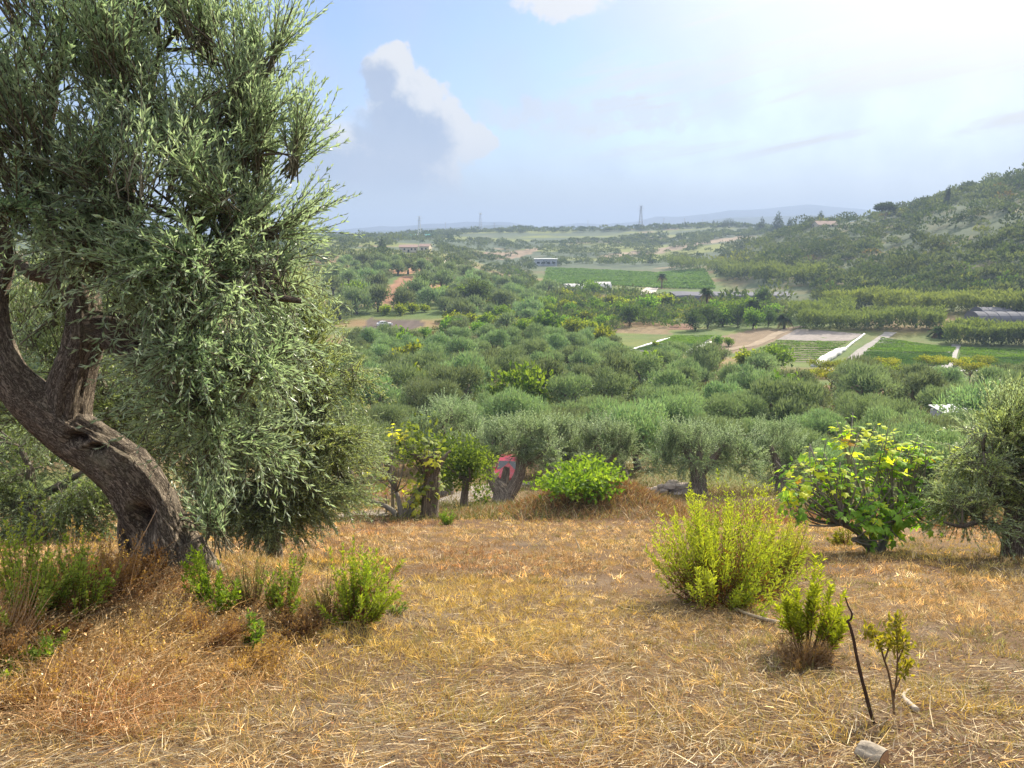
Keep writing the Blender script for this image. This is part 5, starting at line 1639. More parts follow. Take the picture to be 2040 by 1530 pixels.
    C = np.where(k < 0.14, PALE * 1.05, C) * np.exp(RNG.normal(-0.02, 0.45, (n, 1)))
    bend = RNG.normal(0, 0.7, (n, 3)); bend[:, 2] = -0.45
    blades(P, D, L, RNG.uniform(0.0028, 0.005, n), C, g, bend)
    m = 15000
    q = RNG.integers(0, n, m)
    pp = P[q] + norm(D[q]) * (L[q] * RNG.random(m))[:, None] + RNG.normal(0, 0.03, (m, 3)); pp[:, 2] = np.maximum(pp[:, 2], P[q][:, 2] + 0.01)
    V, F = cards(pp, rnd_dirs(m), rnd_dirs(m), RNG.uniform(0.012, 0.032, m), RNG.uniform(0.006, 0.013, m), 0.15)
    g.add(V, F, np.repeat(C[q] * RNG.uniform(0.6, 1.5, (m, 1)), 4, 0))
    # drooping oat spikelets
    m = 1600
    q = RNG.integers(0, n, m)
    pp = P[q] + norm(D[q]) * (L[q] * 0.9)[:, None]
    V, F = cards(pp, RNG.normal(0, 0.4, (m, 3)) + np.array([0, 0, -1.0]), rnd_dirs(m), RNG.uniform(0.018, 0.034, m), 0.006, 0.05)
    g.add(V, F, np.tile(PALE * 1.15, (m * 4, 1)))
    tag(g.build('dry_weeds', M_DRY), kind='stuff')
    # bristly dead growth over the dirt mound and coarse cover further down
    g = Geo()
    n = 90000
    r = np.exp(RNG.uniform(math.log(22), math.log(130), n)); a = R(1) * RNG.uniform(-17, 37, n)
    x, y = r * np.sin(a), r * np.cos(a)
    mx, my = BUMPS[2][:2]
    k = 9000
    x[:k] = mx + RNG.normal(0, 2.2, k); y[:k] = my + RNG.normal(0, 1.4, k)
    P = np.stack([x, y, HT(x, y) - 0.02], 1); rr = np.hypot(x, y)
    D = RNG.normal(0, 0.6, (n, 3)) * np.array([1, 1, 0]) + np.array([0, 0, 1.0])
    L = RNG.uniform(0.10, 0.38, n) * (0.8 + rr / 120)
    m1 = sstep(-0.25, 0.35, fbm(x * 0.08, y * 0.08, 0, 81, 3) + 0.25 * sstep(24, 30, rr))[:, None]
    C = (RED * 1.1) * (1 - m1) + (np.array((0.17, 0.19, 0.055))) * m1
    C[:k] = np.where(RNG.random((k, 1)) < 0.5, RED, TAN * 0.75)
    C = np.where(RNG.random((n, 1)) < 0.18, PALE * 0.8, C) * RNG.uniform(0.6, 1.25, (n, 1))
    blades(P, D, L, 0.012 + rr * 0.0006, C, g, RNG.normal(0, 0.6, (n, 3)) * np.array([1, 1, 0.2]))
    tag(g.build('rough_grass', M_DRY), kind='stuff')
build_grass()

# ------------------------------------------------------------------ vegetable beds, tracks
M_CROP = leaf_mat('crop_leaf', trans=0.4, trans_tint=(1.2, 1.25, 0.5), rough=0.5, spec=0.3, vary=0.0)
M_PLASTIC = plain_mat('white_plastic', (0.66, 0.65, 0.62), 0.4, 0.5, 0.12, 1.5, bump=0.05)
M_WHITE = plain_mat('white_paint', (0.74, 0.73, 0.70), 0.6, 0.3, 0.08, 2)

def crop(q, rows, per, L, ca, cb, up=0.8, name='vegetable_rows', wcol=None, off=0.06):
    """rows of small leafy plants across a bed between four photo corners"""
    c = [hit(*p)[0] for p in q]
    v = (np.repeat(np.arange(rows), per) + 0.5) / rows
    u = (np.tile(np.arange(per), rows) + RNG.uniform(-0.3, 0.3, rows * per) + 0.5) / per
    u, v = u[:, None], (v + RNG.normal(0, 0.06 / rows, rows * per))[:, None]
    P = c[0] * (1 - u) * (1 - v) + c[1] * u * (1 - v) + c[2] * u * v + c[3] * (1 - u) * v
    P[:, 2] = HT(P[:, 0], P[:, 1]) + off
    n = len(P); k = 6
    size = L * (0.7 + 0.5 * RNG.random(n)) * (0.8 + 0.5 * fbm(P[:, 0] * 0.2, P[:, 1] * 0.2, 0, 91, 3))
    Q = np.repeat(P, k, 0) + RNG.normal(0, 0.06, (n * k, 3)) * [1, 1, 0]
    a = RNG.random(n * k) * 6.28
    D = np.stack([np.cos(a), np.sin(a), np.full(n * k, up)], 1)
    V, F = cards(Q, D, rnd_dirs(n * k) * 0.6 + [0, 0, 1], np.repeat(size, k), np.repeat(size, k) * 0.5, 0.12)
    t = np.clip(RNG.normal(0.45, 0.25, n * k) + np.repeat(0.35 * fbm(P[:, 0] * 0.25, P[:, 1] * 0.25, 0, 92, 3), k), 0, 1)
    return tag(mk(name, V, [F], M_CROP, None, np.repeat(pick(ca, cb, t), 4, 0)), kind='stuff')

GA1, GB1 = (0.08, 0.17, 0.03), (0.24, 0.36, 0.06)
BED = dict(a=[(1256, 699), (1374, 702), (1426, 668), (1346, 668)], b=[(1478, 716), (1628, 722), (1690, 680), (1548, 678)], c=[(1702, 729), (1886, 729), (1903, 693), (1757, 671)],
           d=[(1908, 729), (2090, 730), (2090, 700), (1914, 692)], g=[(1545, 677), (1692, 679), (1722, 666), (1588, 655)], e=[(1090, 562), (1420, 573), (1400, 536), (1095, 534)], f=[(1325, 569), (1420, 573), (1400, 561), (1330, 562)])
sheet('field', BED['a'], (0.13, 0.13, 0.12), 0.05)
crop([(1262, 698), (1374, 701), (1395, 687), (1300, 686)], 12, 60, 0.45, (0.05, 0.11, 0.045), (0.15, 0.22, 0.10), 1.3)
crop([(1300, 685), (1396, 687), (1424, 669), (1346, 669)], 16, 60, 0.5, GA1, GB1)
sheet('field', BED['b'], (0.15, 0.14, 0.08), 0.05)
crop(BED['b'], 12, 110, 0.52, GA1, GB1)
sheet('field', BED['c'], (0.10, 0.11, 0.07), 0.05)
crop([(1702, 729), (1888, 729), (1898, 703), (1724, 703)], 16, 120, 0.6, (0.05, 0.115, 0.04), (0.13, 0.21, 0.07), 1.2)
crop([(1724, 702), (1898, 702), (1903, 693), (1757, 672)], 14, 110, 0.55, GA1, GB1)
sheet('field', BED['d'], (0.10, 0.11, 0.07), 0.05)
crop([(1908, 729), (2090, 730), (2090, 716), (1911, 714)], 10, 110, 0.6, (0.05, 0.115, 0.04), (0.13, 0.21, 0.07), 1.2)
crop([(1911, 713), (2090, 715), (2090, 700), (1914, 693)], 10, 110, 0.55, GA1, GB1)
sheet('field', BED['g'], (0.23, 0.20, 0.18), 0.05)
sheet('field', BED['e'], (0.06, 0.10, 0.03), 0.06)
crop([(1080, 566), (1425, 576), (1402, 536), (1090, 534)], 34, 150, 1.7, (0.07, 0.15, 0.035), (0.19, 0.29, 0.07), 0.8, 'banana_field')
sheet('field', [(1330, 657), (1382, 657), (1380, 645), (1338, 645)], (0.17, 0.10, 0.065), 0.06)
strip('path', [(1376, 705), (1440, 699), (1500, 688), (1540, 668), (1572, 655), (1600, 650)], 2.6, (0.25, 0.195, 0.135), 0.09)
strip('path', [(1676, 740), (1705, 712), (1735, 688), (1760, 672), (1775, 662)], 3.0, (0.25, 0.23, 0.21), 0.09)
strip('path', [(1884, 735), (1893, 715), (1902, 696), (1905, 686)], 2.0, (0.30, 0.28, 0.26), 0.10)
strip('road', [(1640, 737), (1720, 738), (1800, 738), (1900, 738), (2000, 738), (2130, 739)], 2.6, (0.40, 0.38, 0.36), 0.08)
strip('path', [(1268, 588), (1290, 582), (1300, 574), (1312, 566)], 7.0, (0.45, 0.40, 0.34), 0.1)
strip('path', [(560, 1030), (640, 1024), (720, 1020), (800, 1012), (880, 1004), (940, 988), (975, 972), (1010, 965), (1060, 962)], 2.3, (0.25, 0.215, 0.18), 0.03)
strip('path', [(845, 533), (862, 527), (880, 523), (910, 521)], 7.0, (0.50, 0.43, 0.36), 0.12)

def plastic_roll(label, pts, rad, seed, mat=None, name='plastic_sheet', squash=0.55):
    P = np.array([hit(*p)[0] for p in pts]); P[:, 2] += np.array(rad) * 0.35
    o = P[0].copy()
    V, Fs = tube(P - o, rad, 14, True, lambda th, s: 1 + 0.35 * vn3(np.cos(th) * 2, np.sin(th) * 2, s * 0.8, seed) + 0.2 * vn3(np.cos(th) * 5, np.sin(th) * 5, s * 2.5, seed + 1), 8)
    ob = mk(name, V, Fs, mat or M_PLASTIC, None, None, True)
    ob.location = o
    return tag(ob, label, 'plastic sheet')
plastic_roll('heap of bunched white plastic sheet between the middle and right vegetable beds', [(1622, 731), (1640, 722), (1655, 713), (1670, 704), (1684, 696)], [0.6, 0.95, 0.9, 0.8, 0.4], 3)
plastic_roll('long thin white plastic strip running up from the bunched heap', [(1686, 694), (1700, 683), (1712, 674), (1722, 666)], [0.25, 0.32, 0.28, 0.22], 5)
plastic_roll('white plastic edging along the far side of the near vegetable bed', [(1254, 699), (1290, 688), (1320, 679), (1335, 674)], [0.22, 0.3, 0.28, 0.2], 7)
plastic_roll('white plastic edging along the track side of the near vegetable bed', [(1372, 704), (1388, 696), (1405, 688), (1418, 683)], [0.5, 0.55, 0.4, 0.25], 9)

# ------------------------------------------------------------------ tall canes, far trees, scrub
M_CANE = leaf_mat('cane_leaf', trans=0.45, trans_tint=(1.2, 1.2, 0.5), rough=0.7, spec=0.1, vary=0.0)
def canes(lines, n, hgt, ca, cb, seed, L=1.7, Wd=0.28, name='cane_thicket'):
    """giant reeds along photo ground lines: (x0, x1, y at x0, y at x1, depth of the stand in px)"""
    g = Geo(); rng = np.random.default_rng(seed)
    for (x0, x1, y0, y1, th) in lines:
        gx = np.linspace(x0, x1, 14); gv = np.linspace(0, 1, 4)
        HX = np.array([[hit(a, y0 + (y1 - y0) * (a - x0) / (x1 - x0) - v * th)[0][:2] for a in gx] for v in gv])
        m = int(n * abs(x1 - x0) / 300)
        fx = rng.random(m) * 13; fv = rng.random(m) * 3
        i = fx.astype(int); j = fv.astype(int); u = (fx - i)[:, None]; v = (fv - j)[:, None]
        xy = HX[j, i] * (1 - u) * (1 - v) + HX[j, i + 1] * u * (1 - v) + HX[j + 1, i] * (1 - u) * v + HX[j + 1, i + 1] * u * v
        top = hgt * (0.75 + 0.35 * fbm(xy[:, 0] * 0.12, xy[:, 1] * 0.12, 0, seed, 3))
        k = 14
        z = rng.random((m, k)) ** 0.55
        P = np.repeat(xy, k, 0)
        zz = (z * top[:, None]).ravel()
        P = np.column_stack([P + rng.normal(0, 0.25, P.shape), HT(np.repeat(xy[:, 0], k), np.repeat(xy[:, 1], k)) + zz])
        a = rng.random(m * k) * 6.28
        D = np.stack([np.cos(a) * 0.55, np.sin(a) * 0.55, rng.uniform(0.2, 1.1, m * k)], 1)
        V, F = cards(P, D, rnd_dirs(m * k, rng), L * rng.uniform(0.5, 1.1, m * k), Wd, 0.12, 0.35)
        t = np.clip(0.2 + 0.6 * z.ravel() + rng.normal(0, 0.2, m * k), 0, 1)
        g.add(V, F, np.repeat(pick(ca, cb, t), 4, 0))
    return tag(g.build(name, M_CANE), kind='stuff')
CA, CB = (0.06, 0.095, 0.035), (0.20, 0.25, 0.085)
canes([(1590, 1880, 660, 662, 14), (1880, 2120, 690, 694, 12), (1570, 1700, 645, 640, 16)], 620, 6.6, CA, CB, 11)
canes([(1740, 2120, 625, 632, 14), (1640, 1760, 620, 618, 10)], 560, 7.2, (0.075, 0.11, 0.035), (0.24, 0.28, 0.085), 12, 2.0, 0.34)
canes([(1440, 1640, 560, 575, 14), (1330, 1460, 540, 548, 8)], 420, 9.5, (0.065, 0.10, 0.04), (0.18, 0.22, 0.08), 13, 2.6, 0.5)

def scrub(name, pts, rad, cols, seed, k=46, L=0.9, flat=0.75, cmat=None):
    """one merged mass of low bushes"""
    rng = np.random.default_rng(seed)
    n = len(pts)
    base = np.column_stack([pts, HT(pts[:, 0], pts[:, 1])])
    s = rad * np.exp(rng.normal(0, 0.28, n)) * rng.uniform(0.8, 1.25, n)
    who = np.repeat(np.arange(n), k)
    u = rnd_dirs(n * k, rng); u[:, 2] = np.abs(u[:, 2])
    q = 0.65 + 0.35 * rng.random(n * k)
    lump = 1 + 0.25 * vn3(u[:, 0] * 2 + who * 1.7, u[:, 1] * 2, u[:, 2] * 2, seed)
    P = base[who] + u * (q * lump * s[who])[:, None] * np.array([1, 1, flat]) + np.array([0, 0, 1.0]) * (s[who] * 0.35)[:, None]
    D = u * 0.7 + np.array([0, 0, 0.55]) + rng.normal(0, 0.6, (n * k, 3))
    Lk = L * (s[who] / rad) ** 0.6 * rng.uniform(0.7, 1.3, n * k)
    V, F = cards(P, D, u + rnd_dirs(n * k, rng) * 0.9, Lk, Lk * 0.55, 0.1)
    ci = rng.choice(len(cols), n, p=np.array([c[2] for c in cols]) / sum(c[2] for c in cols))
    A = np.array([c[0] for c in cols])[ci][who]; B = np.array([c[1] for c in cols])[ci][who]
    t = np.clip(rng.normal(0.45, 0.22, n * k), 0, 1)[:, None]
    C = A * (1 - t) + B * t
    return tag(mk(name, V, [F], cmat or M_CANE, None, np.repeat(C, 4, 0)), kind='stuff')

def fan_pts(n, r0, r1, a0, a1, rng, nogo=(), dens=None):
    r = np.sqrt(rng.uniform(r0 * r0, r1 * r1, n)); a = R(1) * rng.uniform(a0, a1, n)
    p = np.column_stack([r * np.sin(a), r * np.cos(a)])
    px, py, _ = project(np.column_stack([p, HT(p[:, 0], p[:, 1])]))
    ok = np.ones(n, bool)
    for z in nogo: ok &= ~inpoly(px, py, z)
    if dens is not None: ok &= rng.random(n) < dens(p)
    return p[ok]
rng = np.random.default_rng(77)
OLF = ((0.07, 0.095, 0.05), (0.15, 0.18, 0.09), 4); DKF = ((0.035, 0.06, 0.025), (0.09, 0.12, 0.05), 3); BRF = ((0.11, 0.085, 0.045), (0.2, 0.155, 0.075), 0.6); YLF = ((0.11, 0.13, 0.035), (0.23, 0.25, 0.06), 0.8)
VAL = [[(1060, 580), (1060, 530), (1430, 530), (1440, 582)], [(1225, 742), (1225, 655), (2100, 640), (2100, 775)], [(1250, 600), (1250, 560), (1330, 560), (1330, 600)], [(1310, 605), (1310, 560), (1620, 560), (1620, 605)]]
p = fan_pts(4200, 300, 720, 14.2, 46, rng, VAL + [[(1560, 600), (1560, 560), (1400, 560), (1400, 600)]], lambda p: 0.12 + 0.9 * sstep(-0.3, 0.15, fbm(p[:, 0] * 0.018, p[:, 1] * 0.018, 0, 66, 4)))
scrub('hillside_scrub', p, 2.9, [DKF, DKF, OLF, BRF[:2] + (0.3,), YLF[:2] + (0.35,), ((0.05, 0.07, 0.035), (0.12, 0.14, 0.06), 3)], 78, 60, 1.15)
p = fan_pts(420, 310, 690, 14.6, 46, rng, VAL, lambda p: sstep(-0.25, 0.25, fbm(p[:, 0] * 0.03, p[:, 1] * 0.03, 0, 69, 3)))
scrub('hillside_trees', p, 5.2, [((0.03, 0.05, 0.025), (0.085, 0.11, 0.05), 4), ((0.045, 0.06, 0.03), (0.11, 0.13, 0.06), 3), OLF], 85, 150, 1.3, 0.85)
p = fan_pts(1100, 215, 340, 3, 34, rng, VAL + [[(1560, 700), (1560, 600), (2100, 600), (2100, 700)]])
scrub('valley_bushes', p, 2.3, [((0.05, 0.10, 0.025), (0.14, 0.20, 0.05), 4), YLF, OLF, DKF], 79, 60, 0.8)
p = fan_pts(1300, 420, 900, -16, 14, rng, VAL + [[(790, 505), (870, 505), (870, 485), (790, 485)]], lambda p: 0.25 + 0.75 * (fbm(p[:, 0] * 0.012, p[:, 1] * 0.02, 0, 67, 3) > -0.05))
scrub('far_olive_groves', p, 3.4, [OLF, OLF, DKF], 80, 80, 1.25, 0.65)
p = fan_pts(2600, 880, 1190, -16, 26, rng, (), lambda p: (fbm(p[:, 0] * 0.006, p[:, 1] * 0.02, 0, 68, 3) > -0.06) * 1.0)
scrub('far_ridge_groves', p, 3.6, [OLF, DKF], 81, 70, 1.7, 0.55)
p = fan_pts(1500, 60, 225, -13, 36, rng, [NO_TREE[0], NO_TREE[1], NO_TREE[2], NO_TREE[3]])
scrub('undergrowth', p, 0.75, [((0.07, 0.10, 0.03), (0.18, 0.2, 0.06), 3), YLF, BRF], 82, 60, 0.3)
p = fan_pts(420, 300, 480, 0, 16, rng, VAL)
scrub('valley_bushes', p, 3.0, [((0.05, 0.09, 0.03), (0.12, 0.18, 0.05), 4), OLF, DKF, YLF], 83, 60, 1.1)
rows = []
for k in range(26):      # belt of young trees behind the green field
    rows.append(hit(1200 + k * 15 + RNG.uniform(-4, 4), 528 + RNG.uniform(-4, 3) + k * 0.3)[0][:2])
scrub('field_hedge', np.array(rows), 5.0, [((0.06, 0.10, 0.03), (0.15, 0.19, 0.05), 3), DKF, YLF], 84, 90, 1.5, 1.0)

p = fan_pts(520, 50, 230, -42, -14.5, rng)
scrub('olive_groves', p, 2.6, [OLF, OLF, DKF], 86, 240, 0.42, 0.95)
p = fan_pts(900, 230, 800, -42, -13, rng)
scrub('olive_groves', p, 3.2, [OLF, OLF, DKF], 87, 70, 1.1, 0.8)
p = fan_pts(160, 46, 160, 36.5, 46, rng)
scrub('olive_groves', p, 2.6, [OLF, OLF, DKF], 88, 240, 0.42, 0.95)

# ------------------------------------------------------------------ single far trees
def far_tree(kind, label, px, py, hpx, seed=0):
    p, _ = hit(px, py)
    d = float(project(p)[2][0]); h = hpx * d / F_
    rng = np.random.default_rng(seed + int(px))
    n = 700
    if kind == 'pine':
        lobes = [(0, 0, h * 0.80, h * 0.48, h * 0.45, h * 0.16), (h * 0.26, 0, h * 0.72, h * 0.26, h * 0.3, h * 0.11), (-h * 0.28, 0, h * 0.74, h * 0.24, h * 0.3, h * 0.11)]
        spec = [[(np.array([0, 0, -0.5]), h * 0.03), (np.array([h * 0.02, 0, h * 0.4]), h * 0.025), (np.array([0, 0, h * 0.7]), h * 0.015)]] + [limb_to((h * 0.01, 0, h * 0.35), (a * h, 0, h * 0.7), h * 0.015, h * 0.006, rng, 0.05) for a in (-0.25, 0.25, 0.12)]
        nm, cat = 'stone_pine', 'tree'; n = 1500
    elif kind == 'cypress':
        lobes = [(0, 0, h * z, h * w, h * w, h * 0.2) for z, w in ((0.2, 0.13), (0.4, 0.16), (0.6, 0.15), (0.78, 0.11), (0.9, 0.06))]
        spec = [[(np.array([0, 0, -0.5]), h * 0.03), (np.array([0, 0, h * 0.5]), h * 0.015)]]
        nm, cat = 'cypress_tree', 'tree'
    elif kind == 'cone':
        lobes = [(0, 0, h * z, h * w, h * w, h * 0.16) for z, w in ((0.22, 0.36), (0.40, 0.30), (0.58, 0.22), (0.75, 0.14), (0.9, 0.06))]
        spec = [[(np.array([0, 0, -0.5]), h * 0.03), (np.array([0, 0, h * 0.5]), h * 0.015)]]
        nm, cat = 'conifer_tree', 'tree'
    else:
        lobes = [(0, 0, h * 0.55, h * 0.5, h * 0.5, h * 0.4), (h * 0.4, 0, h * 0.45, h * 0.35, h * 0.35, h * 0.3), (-h * 0.4, 0.1, h * 0.45, h * 0.4, h * 0.35, h * 0.3)]
        spec = [[(np.array([0, 0, -0.5]), h * 0.05), (np.array([0, 0, h * 0.4]), h * 0.03)]]
        nm, cat = 'round_tree', 'tree'
    root = empty(nm, p, label, cat)
    g = leafcloud(lobes, n, h * 0.10, h * 0.05, rng, (0.025, 0.045, 0.02), (0.07, 0.095, 0.04), 0.4, 0.6, 0.35)
    bark_tubes('trunk', spec, M_BARK, root, 7, 2, 0.4, 1)
    g.build('crown', M_CANE, root)
far_tree('pine', 'umbrella-shaped stone pine standing alone on the hill crest', 1762, 446, 42)
far_tree('cypress', 'dark upright cypress breaking the hill skyline', 1886, 412, 36)
far_tree('cone', 'pointed conifer behind the pale roofed house on the ridge', 1634, 452, 30)
far_tree('cone', 'broad dark conifer on the ridge, taller of the pair', 1549, 463, 38)
far_tree('cone', 'shorter dark conifer left of the tall ridge conifer', 1517, 465, 31)
far_tree('cone', 'small pointed tree right of the tall ridge conifer', 1573, 460, 26)
far_tree('round', 'wide round tree on the skyline between pylon and conifers', 1452, 454, 20)
far_tree('cone', 'tiny pointed tree left of the wide round skyline tree', 1421, 451, 12)
far_tree('round', 'low round tree on the skyline right of the big pylon', 1255, 457, 8)
far_tree('round', 'low round tree alone on the middle skyline', 1124, 460, 7)
far_tree('cone', 'dark tree left of the farmhouse on the left hill', 761, 500, 26)
far_tree('round', 'round dark tree at the edge of the big olive crown on the left skyline', 683, 490, 18)
far_tree('round', 'rounded tree cluster on the left ridge beside the mast', 925, 464, 12)
far_tree('round', 'low bush on the left ridge before the masts', 895, 465, 9)
for k, (px, py, h) in enumerate([(1790, 432, 8), (1815, 428, 14), (1838, 425, 13), (1862, 418, 9), (1905, 404, 14), (1925, 400, 13), (1948, 396, 14), (1972, 390, 13), (1995, 386, 17), (2018, 380, 24), (2036, 374, 30)]):
    far_tree('round', '%s scrub tree along the right hill skyline, counted from the stone pine' % ordinal(k), px, py + 2, h, k)

def palm(label, px, py, hpx, crown_px, seed, dry=0.3):
    p, _ = hit(px, py); d = float(project(p)[2][0]); m = d / F_
    rng = np.random.default_rng(seed)
    h = hpx * m; c = crown_px * m
    root = empty('palm_tree', p, label, 'palm')
    V, Fs = tube([(0, 0, -0.3), (0.05, 0, h * 0.5), (0, 0, h)], [0.42, 0.34, 0.36], 10, True, lambda th, s: 1 + 0.12 * np.sin(s * 9) + 0 * th, 6)
    mk('trunk', V, Fs, M_TWIG, root, np.tile((0.16, 0.11, 0.07), (len(V), 1)), True)
    g = Geo()
    for k in range(42):
        a = rng.random() * 6.28; e = rng.uniform(-0.9, 1.25)
        t = np.linspace(0, 1, 9)[1:]
        dirh = np.array([math.cos(a), math.sin(a), 0])
        P = np.array([0, 0, h]) + dirh * (t * c * math.cos(e))[:, None] + np.array([0, 0, 1]) * (t * c * math.sin(e) - 0.55 * c * t ** 2)[:, None]
        T = norm(np.gradient(P, axis=0)); S = np.cross(T, [0, 0, 1.0]); S = norm(S)
        col = np.array((0.06, 0.10, 0.03)) * rng.uniform(0.7, 1.6) if e > -0.3 else np.array((0.22, 0.15, 0.07)) * rng.uniform(0.7, 1.2)
        for sg in (-1, 1):
            for q in (0.0, 0.5):
                Pq = P[:-1] * (1 - q) + P[1:] * q
                V, F = cards(Pq, S[:-1] * sg + T[:-1] * 0.5 + [0, 0, -0.25], np.tile([0, 0, 1.0], (7, 1)), 0.42 * c * (1.1 - t[:-1] * 0.7), 0.16 * c * 0.6, 0.1)
                g.add(V, F, col)
    g.build('crown', M_CANE, root)
palm('slender fan palm right of the pale track in the middle valley', 1318, 575, 26, 11, 1)
palm('tall shaggy date palm in front of the grey shade net', 1406, 632, 52, 17, 2)
palm('broad banana-like palm at the edge of the reeds beside the right vegetable bed', 1872, 672, 14, 24, 3)
palm('ragged palm with dry brown fronds at the right end of the tall tree block', 1562, 655, 22, 20, 4)
palm('low palm among the tall tree block crowns', 1500, 640, 34, 22, 5)

# ------------------------------------------------------------------ far buildings, greenhouses, masts
M_WALL = plain_mat('plaster', (0.55, 0.48, 0.36), 0.9, 0.1, 0.15, 0.6)
M_ROOF = plain_mat('roof_tile', (0.30, 0.21, 0.17), 0.85, 0.15, 0.25, 3)
M_DARKW = plain_mat('window_dark', (0.03, 0.035, 0.04), 0.15, 0.5, 0.1, 3)
M_GREYB = plain_mat('grey_blocks', (0.42, 0.43, 0.45), 0.9, 0.1, 0.15, 1.0)
M_METAL = plain_mat('galvanised', (0.45, 0.46, 0.47), 0.45, 0.5, 0.15, 4, 0.6)
M_FILM = plain_mat('greenhouse_film', (0.60, 0.56, 0.50), 0.4, 0.4, 0.12, 0.5)
M_NET = plain_mat('shade_net', (0.115, 0.115, 0.13), 0.85, 0.1, 0.15, 0.4)
M_TEAL = plain_mat('teal_net', (0.10, 0.34, 0.33), 0.8, 0.1, 0.25, 0.05)
M_POLE = plain_mat('grey_wood', (0.30, 0.26, 0.21), 0.9, 0.1, 0.3, 12)

def gable(root, cx, cy, w, dp, h, rh, rz, wall, roof, wins=()):
    """block with pitched roof; wins: x offset, z, w, h on the wall facing the viewer"""
    ca, sa = math.cos(rz), math.sin(rz)
    def tr(P):
        P = np.asarray(P, float)
        return np.column_stack([P[:, 0] * ca - P[:, 1] * sa + cx, P[:, 0] * sa + P[:, 1] * ca + cy, P[:, 2]])
    a, b = w / 2, dp / 2
    V = [(-a, -b, -1.5), (a, -b, -1.5), (a, b, -1.5), (-a, b, -1.5), (-a, -b, h), (a, -b, h), (a, b, h), (-a, b, h), (-a, 0, h + rh), (a, 0, h + rh)]
    mk('wall', tr(V), [np.array([[0, 1, 5, 4], [1, 2, 6, 5], [2, 3, 7, 6], [3, 0, 4, 7]]), np.array([[4, 8, 7], [5, 6, 9]])], wall, root)
    e, t = 0.35, 0.18
    R_ = []
    F = []
    for s in (-1, 1):
        o = len(R_)
        sl = rh / b
        for (x, y) in ((-a - e, s * (b + e)), (a + e, s * (b + e)), (a + e, 0), (-a - e, 0)):
            z = h + rh - abs(y) * sl
            R_ += [(x, y, z + 0.02), (x, y, z + t)]
        q = [[0, 2, 4, 6], [1, 7, 5, 3], [0, 1, 3, 2], [2, 3, 5, 4], [4, 5, 7, 6], [6, 7, 1, 0]]
        F += [[v + o for v in f] for f in q]
    mk('roof', tr(R_), [np.array(F)], roof, root)
    for (x, z, ww, hh) in wins:
        V, F = box((x, -b - 0.04, z), (ww, 0.1, hh))
        mk('window' if z > 1.2 else 'door', tr(V), [F], M_DARKW, root)

p, _ = hit(828, 503)
d = float(project(p)[2][0]); m = d / F_
hs = empty('farmhouse', p, 'old farmhouse with tan walls and tiled roofs on the left hill', 'house')
gable(hs, -3.5 * m * 4, 0, 36 * m, 7, 12 * m - 0.5, 1.5, 0.12, M_WALL, M_ROOF, [(-8 * m, 2.2, 1.0, 1.3), (6 * m, 2.2, 1.0, 1.3), (0, 0.9, 1.2, 2.2), (13 * m, 2.2, 0.9, 1.3)])
gable(hs, 20 * m, -1.5, 20 * m, 7.5, 15 * m - 1, 1.6, -0.15, M_WALL, M_ROOF, [(-4 * m, 2.4, 1.0, 1.4), (4 * m, 2.4, 1.0, 1.4)])
p, _ = hit(1643, 455)
m = float(project(p)[2][0]) / F_
hs = empty('ridge_house', p, 'long low house with pale sloping roof on the ridge below a pointed conifer', 'house')
gable(hs, 0, 0, 46 * m, 8, 7 * m, 2.6, 0.25, M_WALL, M_ROOF, [(-12 * m, 1.9, 1.2, 1.2), (0, 1.9, 1.2, 1.2), (10 * m, 1.9, 1.2, 1.2)])
p, _ = hit(1087, 529)
m = float(project(p)[2][0]) / F_
hs = empty('block_building', p, 'pale grey flat-roofed block building beyond the green field', 'building')
V, F = box((0, 0, 6.0 * m - 0.5), (44 * m, 9, 13 * m + 1)); mk('wall', V, [F], M_GREYB, hs)
V, F = box((0, 0, 13 * m + 0.1), (47 * m, 10, 0.35)); mk('roof', V, [F], M_WHITE, hs)
for k in range(4):
    V, F = box((-15 * m + k * 10 * m, -4.55, 6 * m), (2.2, 0.14, 1.4)); mk('window', V, [F], M_DARKW, hs)

def tunnel(root, x0, x1, wd, h, y, film, ribs=True, hoops=M_METAL):
    """round-topped growing tunnel along x"""
    th = np.linspace(0, math.pi, 15); n = 24
    xs = np.linspace(x0, x1, n)
    V = np.array([[x, y - math.cos(t) * wd / 2, max(math.sin(t), 0) ** 0.8 * h * (1 + 0.012 * math.sin(x * 2.1))] for x in xs for t in th])
    i = np.arange(n - 1)[:, None] * 15; j = np.arange(14)[None, :]
    F = np.stack([i + j, i + 15 + j, i + 16 + j, i + j + 1], -1).reshape(-1, 4)
    ends = [np.arange(15)[None, ::-1], (n - 1) * 15 + np.arange(15)[None, :]]
    mk('film', V, [F] + ends, film, root)
    if ribs:
        for x in np.linspace(x0, x1, 9):
            P = np.array([[x, y - math.cos(t) * (wd / 2 + 0.05), max(math.sin(t), 0) ** 0.8 * (h + 0.05)] for t in th])
            V, Fs = tube(P, np.full(15, 0.06), 5)
            mk('hoop', V, Fs, hoops, root)
p, _ = hit(1165, 576); m = float(project(p)[2][0]) / F_
t1 = empty('plastic_tunnel', p, 'cream plastic tunnel greenhouse in the middle valley, taller right half', 'greenhouse', rz=0.1)
tunnel(t1, -42 * m, 2 * m, 8, 11 * m, 0, M_FILM)
tunnel(t1, 2.5 * m, 52 * m, 8, 14 * m, 1.5, M_FILM)
p, _ = hit(2010, 640); m = float(project(p)[2][0]) / F_
t2 = empty('plastic_tunnel', p, 'grey tunnel greenhouse cut by the right edge behind the reeds', 'greenhouse', rz=-0.08)
